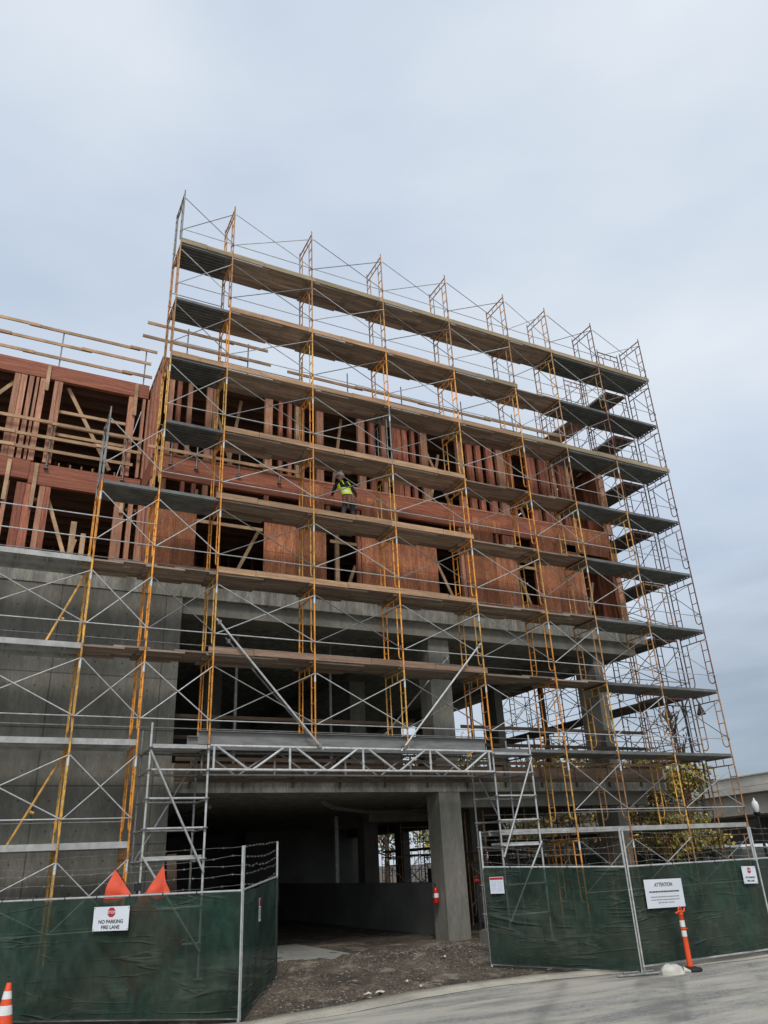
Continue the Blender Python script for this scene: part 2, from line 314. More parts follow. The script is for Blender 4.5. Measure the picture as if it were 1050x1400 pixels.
# a bank of darker cloud low over the horizon on the right
sp = N.new('ShaderNodeSeparateXYZ'); L.new(tc.outputs['Generated'], sp.inputs[0])
lo = N.new('ShaderNodeMapRange'); lo.inputs['From Min'].default_value = .36; lo.inputs['From Max'].default_value = .02
n2 = N.new('ShaderNodeTexNoise'); n2.inputs['Scale'].default_value = 3.2; n2.inputs['Detail'].default_value = 4
mp2 = N.new('ShaderNodeMapping'); mp2.inputs['Scale'].default_value = (1, 1, 5)
L.new(tc.outputs['Generated'], mp2.inputs[0]); L.new(mp2.outputs[0], n2.inputs['Vector'])
wob = N.new('ShaderNodeMath'); wob.operation = 'MULTIPLY_ADD'; wob.inputs[1].default_value = .35; L.new(n2.outputs['Fac'], wob.inputs[0]); L.new(sp.outputs['Z'], wob.inputs[2])
sb = N.new('ShaderNodeMath'); sb.operation = 'SUBTRACT'; sb.inputs[1].default_value = .17; L.new(wob.outputs[0], sb.inputs[0]); L.new(sb.outputs[0], lo.inputs['Value'])
rx = N.new('ShaderNodeMapRange'); rx.inputs['From Min'].default_value = .38; rx.inputs['From Max'].default_value = .72; L.new(sp.outputs['X'], rx.inputs['Value'])
ml = N.new('ShaderNodeMath'); ml.operation = 'MULTIPLY'; L.new(lo.outputs[0], ml.inputs[0]); L.new(rx.outputs[0], ml.inputs[1])
dk = N.new('ShaderNodeMix'); dk.data_type = 'RGBA'; L.new(ml.outputs[0], dk.inputs['Factor']); L.new(cr.outputs[0], dk.inputs['A']); dk.inputs['B'].default_value = (2.0, 2.55, 3.2, 1)
mx = N.new('ShaderNodeMix'); mx.data_type = 'RGBA'; mx.inputs['Factor'].default_value = .88
L.new(skys.outputs[0], mx.inputs['A']); L.new(dk.outputs['Result'], mx.inputs['B'])
L.new(mx.outputs['Result'], bg.inputs['Color']); bg.inputs['Strength'].default_value = .10
sun = bpy.data.lights.new('sun', 'SUN'); so = bpy.data.objects.new('sun', sun); C.objects.link(so)
sun.energy = 1.5; sun.angle = R(16); sun.color = (1, .95, .88)
az = R(SUN_AZ); el = R(SUN_EL)
dirv = V((math.sin(az) * math.cos(el), math.cos(az) * math.cos(el), math.sin(el)))
so.rotation_euler = dirv.to_track_quat('Z', 'Y').to_euler(); so.location = (0, -20, 40)
sc.view_settings.view_transform = 'Standard'; sc.view_settings.look = 'None'; sc.view_settings.exposure = .3; sc.view_settings.gamma = 1

# ------------------------------------------------------------------ ground
def axis(a, b, step, far, fb):
    xs = []; x = a
    while x <= b: xs.append(x); x += step
    d = step; p = a; lo_ = []
    while p > far: d *= 1.5; p -= d; lo_.append(p)
    d = step; p = xs[-1]; hi = []
    while p < fb: d *= 1.5; p += d; hi.append(p)
    return lo_[::-1] + xs + hi
xs = axis(-4., 14., .11, -400, 600); ys = axis(-5.2, 4., .11, -300, 700)
def gh(x, y):
    z = gz(x, y)
    if -5 < y < 12 and -5 < x < 30:
        k = min(1, max(0, (12 - y) / 8))
        z += k * (.045 * noise.noise((x * .9, y * .9, 1.)) + .022 * noise.noise((x * 3.1, y * 3.1, 4.)) + .012 * noise.noise((x * 8, y * 8, 7.)))
        for off in (-.8, .8):
            c = 4.6 + off - .12 * (y + 4) + .1 * math.sin(y * 1.3); q = abs(x - c)
            if q < .45: z += k * (-.05 * math.exp(-(q / .15) ** 2) + .03 * math.exp(-((q - .26) / .08) ** 2) + .01 * math.sin(y * 40) * math.exp(-(q / .14) ** 2))
        # low heap of rubble beside the gate column
        d = ((x - 7.3) / 1.5) ** 2 + ((y + .3) / 1.3) ** 2
        if d < 1: z += .16 * (1 - d) * (1 + .5 * noise.noise((x * 5, y * 5, 2.)))
    return z - .03
g = MB(); nx = len(xs); ny = len(ys)
g.add([(x, y, gh(x, y)) for y in ys for x in xs],
      [(j * nx + i, j * nx + i + 1, (j + 1) * nx + i + 1, (j + 1) * nx + i) for j in range(ny - 1) for i in range(nx - 1)], True)
structure(g, 'ground', 'dirt')
EDGE = [(-400, 60), (-10, 3.2), (-3.2, -.9), (-1.2, -2.9), (1.33, -4.07), (3.1, -3.78), (4.98, -3.44), (6.86, -3.46), (8.79, -3.87), (12.4, -4.2), (20, -4.9), (60, -9), (600, -60)]
def edge_y(x):
    for (x0, y0), (x1, y1) in zip(EDGE, EDGE[1:]):
        if x0 <= x <= x1: return y0 + (y1 - y0) * (x - x0) / (x1 - x0)
rx_ = sorted(set([-400, -100, -40, -20, -10, -6] + [-4 + .25 * i for i in range(100)] + [24, 30, 40, 60, 120, 300, 600]))
def sheet(name, mat, d0, d1s, lift, skirt=.12, wig=0.):
    m = MB(); vs = []; cols = len(d1s) + 1
    for x in rx_:
        e = edge_y(x) + wig * noise.noise((x * 1.3, 3, 5)) - d0
        vs.append((x, e, gz(x, e) + lift - skirt))
        for d in d1s: vs.append((x, e - d, gz(x, e - d) + lift))
    n = len(rx_)
    m.add(vs, [(i * cols + j, (i + 1) * cols + j, (i + 1) * cols + j + 1, i * cols + j + 1)[::-1] for i in range(n - 1) for j in range(cols - 1)], True)
    return structure(m, name, mat)
sheet('road', 'road', .0, [.02, .3, .7, 1.2, 2, 4, 8, 16, 40, 120, 300], .026, .1, .05)
sheet('gutter', 'gutter', .0, [.03, .3, .62], .034, .1, .09)
fl = MB(); fl.box((1.1, 1.2, -.5), (3.2, 4.6, -.205)); fl.box((3.215, 1.2, -.5), (5.3, 4.6, -.207))
structure(fl, 'driveway', 'floor')

# ------------------------------------------------------------------ scaffold kit
H = 1.98; WID = 1.05; TR = .0215
def zb(k): return 18.02 - H * k
def frame_mesh(mat):
    m = MB()
    for y, s in ((0, 1), (WID, -1)):
        m.tube((0, y, 0), (0, y, H), TR)
        yi = y + s * .23
        m.path([(0, yi, H - .26), (0, yi, .42), (0, yi - s * .03, .33), (0, yi - s * .1, .28), (0, yi - s * .17, .29), (0, y, .33)], .0165, 8)
        for z in (.62, 1.0, 1.38): m.tube((0, y, z), (0, yi, z), .013, 6)
        m.tube((0, y, .47), (0, y + .0001, .53), .032, 6)
        m.tube((-.03, y, .5), (.03, y, .5), .012, 6); m.tube((-.03, y, 1.7), (.03, y, 1.7), .012, 6)
    m.tube((0, 0, H - .035), (0, WID, H - .035), TR)
    m.tube((0, 0, H - .26), (0, WID, H - .26), .0185)
    for y in (WID * .36, WID * .64): m.tube((0, y, H - .035), (0, y, H - .26), .014, 6)
    return m.mesh('frame', mat)
FR = {k: frame_mesh(k) for k in ('orange', 'yellow', 'rust', 'tan', 'galvdull')}
m = MB(); m.tube((0, 0, H - .03), (0, 0, H + .09), .0195); m.tube((0, WID, H - .03), (0, WID, H + .09), .0195)
PIN = m.mesh('coupling_pin', 'galvdull')
m = MB(); m.tube((0, 0, 1.50), (0, 0, 1.70), TR + .003); TAPE = m.mesh('marker_tape', 'tape')
CACHE = {}
def brace_mesh(L_, n):
    k = ('x', round(L_, 2), n % 2)
    if k not in CACHE:
        m = MB()
        m.tube((.02, -.035, .5), (L_ - .02, -.035, 1.7), .0135, 6); m.tube((.02, -.06, 1.7), (L_ - .02, -.06, .5), .0135, 6)
        CACHE[k] = m.mesh('cross_brace', 'galv' if n % 2 else 'galvdull')
    return CACHE[k]
def rail_mesh(L_, y, zs, mat='galv'):
    k = ('r', round(L_, 2), y, tuple(zs), mat)
    if k not in CACHE:
        m = MB()
        for z in zs: m.tube((0, y, z), (L_, y, z), .0135, 6)
        CACHE[k] = m.mesh('guard_rail', mat)
    return CACHE[k]
def deck_mesh(kind, L_, var=0):
    k = ('d', kind, round(L_, 2), var)
    if k in CACHE: return CACHE[k]
    m = MB(); rnd = random.Random(var * 7 + int(L_ * 100))
    if kind == 'wood':
        for i in range(4):
            y0 = .035 + i * .243; e = rnd.uniform(.05, .22); d = rnd.uniform(-.004, .004)
            cut = L_ * rnd.choice([.42, .5, .58])
            m.box((-.1 - e * .4, y0, d), (cut + .12, y0 + .232, .042 + d))
            m.box((cut - .12, y0 + .004, .044 + d), (L_ + .1, y0 + .228, .084 + d))
            if var % 3 == 1 and i == 1: m.box((.2, y0 + .02, .09), (L_ * .8, y0 + .24, .128))
        me = m.mesh('plank_deck', 'plank')
    elif kind == 'steel':
        n = 4; pw = .247
        for i in range(n):
            y0 = .03 + i * pw
            prof = [(0, -.015), (.0, .06), (.02, .06), (.05, -.03), (.075, -.03), (.1, .06), (.15, .06), (.175, -.03), (.2, -.03), (.225, .06), (.235, .06), (.235, -.015)]
            top = [(.235, .062), (0, .062)]
            pr = [(y0 + a, b) for a, b in prof]
            for (a, b), (c, d) in zip(pr, pr[1:]):
                m.add([(.01, a, b), (L_ - .01, a, b), (L_ - .01, c, d), (.01, c, d)], [(0, 1, 2, 3)])
            m.box((.01, y0, .061), (L_ - .01, y0 + .235, .067))
        me = m.mesh('steel_deck', 'steeldeck')
    else:
        for i in range(2):
            y0 = .03 + i * .49
            m.box((.005, y0, -.05), (L_ - .005, y0 + .025, .07)); m.box((.005, y0 + .455, -.05), (L_ - .005, y0 + .48, .07))
            m.box((.005, y0 + .025, .045), (L_ - .005, y0 + .455, .06))
            q = .3
            while q < L_: m.box((q, y0 + .025, -.02), (q + .04, y0 + .455, .044)); q += .6
        me = m.mesh('aluminium_deck', 'alu')
    CACHE[k] = me; return me
def toe_mesh(L_, mat, var):
    k = ('t', round(L_, 2), mat, var)
    if k not in CACHE:
        m = MB(); a = .12 if var else .0
        q = .006 * var; cut = L_ * random.choice((.38, .5, .62)); dz = random.uniform(-.012, .012)
        m.box((-.12 + a, -.012 + q, .048 + q), (cut, .028 + q, .20 + q + dz)); m.box((cut + .012, -.014 + q, .05 + q - dz * .5), (L_ + .1 - a, .026 + q, .197 + q - dz))
        if var: m.box((.3, .042, .054), (L_ * .75, .08, .215))
        CACHE[k] = m.mesh('toe_board', mat)
    return CACHE[k]
def put_frame(root, x, y, z, mat, rz=0., tape=False):
    f = place(FR[mat], 'frame', root, (x, y, z), rz)
    kid(PIN, 'coupling_pin', f)
    if tape: kid(TAPE, 'marker_tape', f)
    return f
def jack(root, x, y, z):
    m = MB(); g0 = gz(x, y)
    m.tube((x, y, g0 + .05), (x, y, z + .02), .017); m.box((x - .08, y - .08, g0 + .045), (x + .08, y + .08, g0 + .056))
    m.tube((x, y, z - .07), (x, y, z - .02), .035, 6)
    b = part(m, 'base_jack', 'galvdull', root)
    m = MB(); m.box((x - .13, y - .25, g0 - .06), (x + .13, y + .25, g0 + .044)); part(m, 'sill_board', 'plank', root)

# ---- front scaffold
P = [0, 1.524, 4.03, 6.492, 8.976, 11.416, 13.281, 15.474, 17.921]
front = thing('scaffold', (0, 0, gz(0, 0)), 'tall orange frame scaffold of eight bays along the front of the building', 'scaffold')
for p in range(9):
    kmax = 7 if 1 <= p <= 4 else 9
    for k in range(0, kmax + 1):
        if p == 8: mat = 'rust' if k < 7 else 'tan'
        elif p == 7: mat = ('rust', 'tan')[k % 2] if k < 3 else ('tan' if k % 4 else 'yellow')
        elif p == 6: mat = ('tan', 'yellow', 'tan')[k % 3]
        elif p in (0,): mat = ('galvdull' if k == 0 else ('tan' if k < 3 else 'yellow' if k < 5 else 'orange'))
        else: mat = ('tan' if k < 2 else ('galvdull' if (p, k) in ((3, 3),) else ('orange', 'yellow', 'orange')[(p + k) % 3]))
        put_frame(front, P[p], 0, zb(k), mat, 0, tape=(k >= 3 and (p * 3 + k) % 5 != 0 and p < 8))
    if kmax == 9:
        for y in (0, WID): jack(front, P[p], y, zb(9))
DK = {}
for b in range(8):
    L_ = P[b + 1] - P[b]
    for k in range(0, 10):
        if k >= 8 and b < 5 : pass
        else: place(brace_mesh(L_, b + k), 'cross_brace', front, (P[b], 0, zb(k)))
        if k <= 7 or b >= 5:
            place(rail_mesh(L_, -.045, (.5,)), 'guard_rail', front, (P[b], 0, zb(k)))
            place(rail_mesh(L_, WID + .03, (.5, 1.02) if (b + k) % 2 and k < 3 else ((.5, .17) if k < 3 else (.5,)), 'galvdull'), 'rear_guard_rail', front, (P[b], 0, zb(k)))
    for d in range(1, 10):
        z = zb(d - 1) - .002
        kind = None
        if b == 0: kind = 'steel' if d <= 5 else ('wood' if d <= 7 else None)
        elif b <= 3: kind = 'wood' if d <= 7 else None
        elif b <= 5: kind = ('wood' if d <= 7 else 'steel') if d <= 8 else 'alu'
        else: kind = 'steel' if d <= 8 else 'alu'
        if d in (8, 9) and b == 4 and d == 9: kind = 'alu'
        if kind:
            nm = {'wood': 'plank_deck', 'steel': 'steel_deck', 'alu': 'aluminium_deck'}[kind]
            place(deck_mesh(kind, L_, (b * 3 + d) % 5), nm, front, (P[b], 0, z))
        t = None
        if d in (1, 3): t = 'toegrey' if d == 1 or b > 4 else 'toe'
        elif d == 2 and 1 <= b <= 4: t = 'toe' if b < 4 else 'toegrey'
        elif d in (4, 5) and 1 <= b <= 3: t = 'toe'
        elif d in (6, 7) and 1 <= b <= 3: t = 'toe' if d == 6 else 'toeold'
        if t: place(toe_mesh(L_, M[t], (b + d) % 2), 'toe_board', front, (P[b], 0, z))

# ---- left scaffold
Q = [-6.2, -3.76, -1.32, 0]
left = thing('scaffold', (-1.32, 0, gz(0, 0)), 'lower scaffold with pale aluminium decks before the bare concrete wall on the left', 'scaffold')
for i, x in enumerate(Q[:3]):
    for k in range(4 if i == 2 else 5, 10):
        put_frame(left, x, 0, zb(k), 'galvdull' if k == 4 else ('orange' if k in (5,) else 'yellow'), 0, tape=k > 4)
    for y in (0, WID): jack(left, x, y, zb(9))
for b in range(3):
    L_ = Q[b + 1] - Q[b]
    for k in range(4 if b == 2 else 6, 10): place(brace_mesh(L_, 1), 'cross_brace', left, (Q[b], 0, zb(k)))
    for k in range(5, 10):
        place(rail_mesh(L_, -.045, (.5, 1.05) if k == 5 else (.5,)), 'guard_rail', left, (Q[b], 0, zb(k)))
        place(rail_mesh(L_, WID + .03, (.5,), 'galvdull'), 'rear_guard_rail', left, (Q[b], 0, zb(k)))
    for d in range(5 if b == 2 else 6, 10):
        kind = 'alu' if b < 2 or d >= 8 else ('steel' if d == 5 else 'wood')
        place(deck_mesh(kind, L_, d % 3), {'wood': 'plank_deck', 'steel': 'steel_deck', 'alu': 'aluminium_deck'}[kind], left, (Q[b], 0, zb(d - 1)))
for (x0, z0, x1, z1) in ((-1.36, 8.0, -2.05, 6.22), (-1.36, 4.0, -2.2, 2.25)):
    m = MB(); m.tube((x0, .5, z0), (x1, .35, z1), .026); m.tube((x0 * .5 + x1 * .5 - .02, .42, (z0 + z1) / 2 - .3), (x0 * .5 + x1 * .5 - .12, .42, (z0 + z1) / 2 - .26), .03, 6)
    part(m, 'diagonal_brace', 'yellow', left)

# ---- side scaffold running back along the right side
XI, XO = 16.87, 17.92
side = thing('scaffold', (17.4, 1.2, gz(17, 1.2)), 'rust-red frame scaffold running back along the right side of the building', 'scaffold')
RY = [1.2, 3.33, 5.46, 7.6, 9.73, 11.86, 14., 16.1, 18.3, 20.4, 22.5]
def k0(i): return 0 if i < 3 else (5 if i < 6 else 7)
for i, y in enumerate(RY):
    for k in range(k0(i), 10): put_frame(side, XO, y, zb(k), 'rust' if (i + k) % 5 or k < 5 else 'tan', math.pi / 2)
    for x in (XI, XO): jack(side, x, y, zb(9))
for i in range(len(RY) - 1):
    L_ = RY[i + 1] - RY[i]; ks = max(k0(i), k0(i + 1))
    for k in range(ks, 10):
        place(brace_mesh(L_, 0), 'cross_brace', side, (XO + .0, RY[i], zb(k)), math.pi / 2)
        if k >= 5: place(brace_mesh(L_, 0), 'rear_cross_brace', side, (XI - .03, RY[i], zb(k)), math.pi / 2)
        place(rail_mesh(L_, -.04, (.5,), 'galvdull'), 'guard_rail', side, (XO, RY[i], zb(k)), math.pi / 2)
        place(rail_mesh(L_, WID + .03, (.5, 1.1), 'galvdull'), 'rear_guard_rail', side, (XO, RY[i], zb(k)), math.pi / 2)
    for d in range(ks + 1, 10):
        kd = 'wood' if (i == 1 and d < 4) or d == 8 else 'steel'
        place(deck_mesh(kd, L_, (i + d) % 4), {'wood': 'plank_deck', 'steel': 'steel_deck'}[kd], side, (XO, RY[i], zb(d - 1)), math.pi / 2)

for i, (y, k) in enumerate(((2.3, 8), (2.3, 7), (6.5, 8), (8.7, 7), (8.7, 9), (12.9, 8), (4.4, 9), (4.4, 7))):
    m = MB(); z = zb(k)
    for dx in (.32, .68): m.tube((XI + dx, y, z + .02), (XI + dx, y + .25, z + H + .8), .016, 6)
    for q in range(8): m.tube((XI + .32, y + .025 + q * .03, z + .25 + q * .27), (XI + .68, y + .025 + q * .03, z + .25 + q * .27), .011, 6)
    part(m, 'ladder', ('tan', 'rust')[i % 2], side)

def bay_scaffold(y, label, n, x0):
    t = thing('scaffold', (12.3, y, -.2), label, 'scaffold')
    xs_ = [x0 + 1.524 * i for i in range(n)]
    for i, x in enumerate(xs_):
        f = place(FR[('tan', 'rust', 'orange')[i % 3]], 'frame', t, (x, y, -.18)); kid(PIN, 'coupling_pin', f)
        if i < n - 1:
            place(brace_mesh(1.524, i), 'cross_brace', t, (x, y, -.18)); place(brace_mesh(1.524, i + 1), 'rear_cross_brace', t, (x, y + WID + .1, -.18))
            place(rail_mesh(1.524, -.045, (.5, 1.1)), 'guard_rail', t, (x, y, -.18)); place(deck_mesh('wood', 1.524, i), 'plank_deck', t, (x, y, 1.8)); place(rail_mesh(1.524, -.045, (.5, 1.0)), 'guard_rail', t, (x, y, 1.8))
        for q in (0, WID): m = MB(); m.tube((x, y + q, 1.8), (x, y + q, 2.95), .02); part(m, 'guard_post', 'tan', t)
bay_scaffold(3.6, 'short rust and orange scaffold standing in the front right garage bay', 3, 10.9)
bay_scaffold(9.9, 'second short scaffold standing deeper inside the right garage bays', 3, 11.4)

# ---- grey tube towers carrying the girders over the entrance
def tower(x0, x1, label, flip):
    t = thing('shoring_tower', ((x0 + x1) / 2, .5, gz(0, .5)), label, 'shoring tower')
    led = [4.07, 3.62, 3.05, 2.47, 1.88, 1.0, .35]
    for x in (x0, x1):
        for y in (0, WID):
            top = 4.14 if (abs(x - P[1]) < .1 or abs(x - P[4]) < .1) else 4.58
            m = MB(); g0 = gz(x, y); m.tube((x, y, g0 + .06), (x, y, top), .0245, 10)
            m.box((x - .09, y - .09, g0), (x + .09, y + .09, g0 + .02)); m.tube((x, y, g0), (x, y, g0 + .35), .017)
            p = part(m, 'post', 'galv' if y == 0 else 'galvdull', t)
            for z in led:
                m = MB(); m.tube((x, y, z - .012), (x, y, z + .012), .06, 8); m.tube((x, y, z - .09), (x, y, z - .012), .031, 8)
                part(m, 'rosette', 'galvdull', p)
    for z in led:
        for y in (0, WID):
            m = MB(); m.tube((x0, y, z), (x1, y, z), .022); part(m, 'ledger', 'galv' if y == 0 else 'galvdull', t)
        for x in (x0, x1):
            m = MB(); m.tube((x, 0, z - .03), (x, WID, z - .03), .02); part(m, 'ledger', 'galvdull', t)
    a, b = (x0, x1) if not flip else (x1, x0)
    for (pa, za, pb, zc, y) in ((a, 4.0, b, 1.62, -.05), (a, 1.95, b, .2, -.05), (b, 4.0, a, 1.8, WID + .05)):
        m = MB(); m.tube((pa, y, za), (pb, y, zc), .024); part(m, 'diagonal_brace', 'galv' if y < 0 else 'galvdull', t)
    m = MB(); m.box((x0 + .03, .04, 4.1), (x1 - .03, .5, 4.15)); m.box((x0 + .03, .54, 4.1), (x1 - .03, 1.0, 4.15)); part(m, 'aluminium_deck', 'alu', t)
    m = MB(); m.box((x0 + .03, .04, 1.9), (x1 - .03, .5, 1.95)); part(m, 'aluminium_deck', 'alu', t)
    return t
tower(.28, P[1], 'grey steel tube tower left of the dark garage entrance', False)
tower(P[4], 10.18, 'grey steel tube tower right of the garage entrance behind the green fence', True)

# ---- lattice girders and steel beams over the entrance
def girder(y, label, mat):
    x0, x1 = P[1] + .03, P[4] - .03
    t = thing('lattice_girder', (5.2, y, 3.63), label, 'lattice girder', 'lattice girders over the garage entrance')
    for z in (3.63, 4.13): m = MB(); m.tube((x0, y, z), (x1, y, z), .03, 10); part(m, 'chord', mat, t)
    n = 4; s = (x1 - x0) / n
    for i in range(n):
        c = x0 + s * (i + .5)
        for a, b in ((c - s * .42, c - .06), (c + s * .42, c + .06)):
            m = MB(); m.tube((a, y, 4.12), (b, y, 3.64), .028); part(m, 'web_brace', mat, t)
    for i in range(n + 1):
        x = x0 + s * i + (.09 if i == 0 else (-.09 if i == n else 0))
        m = MB(); m.tube((x, y, 3.63), (x, y, 4.13), .028)
        if 0 < i < n: m.tube((x, y, 3.8), (x, y, 3.86), .036, 8)
        part(m, 'web_post', mat, t)
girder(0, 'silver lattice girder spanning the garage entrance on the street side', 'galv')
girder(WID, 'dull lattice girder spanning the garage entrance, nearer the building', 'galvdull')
def ibeam(y, label, x0, x1):
    t = thing('steel_beam', (5.2, y, 4.17), label, 'steel beam', 'steel beams over the garage entrance')
    z0, z1 = 4.165, 4.46
    m = MB(); m.box((x0, y - .006, z0 + .014), (x1, y + .006, z1 - .014)); part(m, 'web', 'beamsteel', t)
    for z in (z0, z1 - .014):
        m = MB(); m.box((x0, y - .085, z), (x1, y + .085, z + .014)); part(m, 'flange', 'beamsteel', t)
    for x in (P[2], P[3]):
        m = MB(); m.box((x - .1, y - .1, z1 + .002), (x + .1, y + .1, z1 + .014)); part(m, 'bearing_plate', 'galvdull', t)
ibeam(.13, 'grey steel beam lying on the front girder above the garage entrance', 1.3, 8.85)
ibeam(.92, 'grey steel beam lying on the rear girder above the garage entrance', 1.25, 8.8)
for (xa, za, xb, zc, y, lb) in ((1.53, 6.99, 4.18, 4.08, -.09, 'long silver brace tube sloping down rightward to the front girder'), (8.88, 6.97, 6.24, 4.08, -.09, 'long silver brace tube sloping down leftward to the front girder'),
                               (2.1, 6.9, 4.7, 4.2, 1.14, 'shaded brace tube behind the left one, sloping to the rear girder'), (8.6, 6.9, 6.0, 4.2, 1.14, 'shaded brace tube behind the right one, sloping to the rear girder')):
    t = thing('brace_tube', (xb, y, zc), lb, 'brace tube', 'brace tubes above the entrance girders')
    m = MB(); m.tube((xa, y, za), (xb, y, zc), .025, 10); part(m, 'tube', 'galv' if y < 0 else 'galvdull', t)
    for x, z in ((xa, za), (xb, zc)):
        d = V((xa - xb, 0, za - zc)).normalized() * (-.12 if x == xa else .12)
        m = MB(); m.box((x + d.x - .035, y - .04, z + d.z - .05), (x + d.x + .035, y + .07, z + d.z + .05)); part(m, 'clamp', 'galvdull', t)

# ------------------------------------------------------------------ the building
bld = thing('construction_building', (8, 1.6, -.2), 'unfinished apartment block of red-brown timber floors over a grey concrete garage', 'building')
def bpart(name, mat, *boxes):
    m = MB()
    for a, b in boxes: m.box(a, b)
    return part(m, name, mat, bld)
bpart('concrete_wall', 'concrete', ((-10, 1.6, -.6), (1.08, 1.9, 8.0)))
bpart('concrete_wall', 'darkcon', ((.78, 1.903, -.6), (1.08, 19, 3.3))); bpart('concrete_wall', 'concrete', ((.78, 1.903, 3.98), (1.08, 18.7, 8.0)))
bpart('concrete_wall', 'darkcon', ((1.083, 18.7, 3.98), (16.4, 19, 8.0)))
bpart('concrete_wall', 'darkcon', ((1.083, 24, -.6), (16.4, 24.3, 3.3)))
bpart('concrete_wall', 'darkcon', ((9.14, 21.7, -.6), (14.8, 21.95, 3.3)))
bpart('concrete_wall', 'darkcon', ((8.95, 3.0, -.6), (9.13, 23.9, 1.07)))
bpart('concrete_wall', 'concrete', ((.78, 19.01, -.6), (1.08, 24.3, 3.3)))
bpart('lower_slab', 'slabedge', ((1.083, 1.62, 3.3), (16.6, 25, 3.96)))
bpart('drop_beam', 'column', ((9.2, 2.35, 2.95), (16.4, 2.85, 3.298))); bpart('drop_beam', 'column', ((14.6, 2.9, 2.9), (15.4, 24, 3.297))); bpart('drop_beam', 'column', ((9.2, 8, 2.92), (14.55, 8.5, 3.296)))
bpart('upper_slab', 'slabedge', ((-10, 1.57, 8.003), (16.85, 19, 8.64)))
m = MB()
for i in range(24): m.tube((-.9 + i * .12 if i < 7 else -9 + i * .05, 1.565, 8.42), (-.9 + i * .12 if i < 7 else -9 + i * .05, 1.572, 8.42), .035, 8)
part(m, 'sleeve_hole', 'black', bld)
for x0, x1, y0, z in ((-9.8, -5.0, 1.52, 8.36), (-4.95, -1.5, 1.52, 8.36)): bpart('form_angle', 'galvdull', ((x0, y0, z), (x1, 1.566, z + .05)))
# timber formwork on the lower slab edge
for x0, x1, z0, z1, y in ((1.15, 4.7, 3.66, 3.95, 1.585), (4.72, 8.1, 3.66, 3.95, 1.585), (8.12, 12.3, 3.66, 3.95, 1.585), (12.32, 16.5, 3.66, 3.95, 1.585),
                          (1.15, 6.1, 3.53, 3.62, 1.5), (6.15, 11.3, 3.53, 3.62, 1.5), (11.35, 16.5, 3.53, 3.62, 1.5), (1.15, 5.2, 4.0, 4.09, 1.53), (5.3, 9.4, 4.0, 4.09, 1.53), (9.5, 16.5, 4.0, 4.09, 1.53)):
    bpart('formwork_board', 'form', ((x0, y, z0), (x1, y + .033, z1)))
for x in [1.5 + 1.27 * i for i in range(12)]: bpart('formwork_strut', 'form', ((x, 1.535, 3.4), (x + .045, 1.583, 4.0)))
# timber rail along the open first floor
for z in (4.55, 5.05):
    bpart('edge_rail', 'form', ((1.1, 1.9, z), (8.3, 1.94, z + .09))); bpart('edge_rail', 'form', ((9.3, 1.9, z), (16.4, 1.94, z + .09)))
# columns
for x0, x1, y0, y1, z0, z1 in ((8.24, 8.90, 1.64, 2.3, -.5, 3.3), (14.75, 15.1, 2.0, 2.95, -.5, 2.9), (14.82, 15.17, 8.55, 9.4, -.5, 2.9), (14.82, 15.17, 16.2, 17.0, -.5, 2.9),
                               (10.7, 11.3, 11.6, 12.2, -.5, 3.3), (12.1, 12.6, 6.2, 6.8, -.5, 3.3),
                               (8.42, 9.12, 1.95, 2.6, 3.96, 8.0), (14.75, 15.1, 2.0, 2.95, 3.96, 8.0), (14.82, 15.17, 7.9, 8.8, 3.96, 8.0), (14.82, 15.17, 13.6, 14.4, 3.96, 8.0), (8.6, 9.2, 8, 8.6, 3.96, 8.0), (3.6, 4.2, 9, 9.6, 3.96, 8.0)):
    bpart('column', 'column', ((x0, y0, z0), (x1, y1, z1)))
bpart('soffit_beam', 'column', ((1.1, 1.75, 7.62), (16.4, 2.5, 8.001))); bpart('soffit_beam', 'column', ((8.3, 2.55, 7.66), (9.1, 18.6, 8.0))); bpart('soffit_beam', 'column', ((14.7, 2.55, 7.66), (15.3, 18.6, 8.0)))
for x, y in ((15.9, 3.4), (16.15, 4.2), (15.9, 6.4)): bpart('timber_post', 'form', ((x, y, 3.96), (x + .16, y + .16, 8.0)))
for x, y in ((6.2, 4.2), (3.1, 3.6), (11.8, 5.1), (12.9, 6.8), (9.9, 10.4)): bpart('prop_post', 'galvdull', ((x, y, 3.96), (x + .07, y + .07, 8.0)))
bpart('prop_post', 'galv', ((9.28, 11.1, -.2), (9.42, 11.24, 3.3)))
m = MB()
for dy, dz in ((0, 0), (.12, -.03), (.25, 0)):
    m.path([(5.7, 3.6 + dy, 3.27), (5.85, 3.7 + dy, 3.2 + dz), (6.2, 4.0 + dy, 3.12 + dz), (8.0, 5.6 + dy, 3.1 + dz), (11.5, 7.6 + dy, 3.1 + dz)], .022, 8)
part(m, 'conduit', 'pipe', bld)
m = MB(); m.tube((2.4, 3, 3.1), (2.4, 23, 3.1), .05); part(m, 'drain_pipe', 'darkcon', bld)
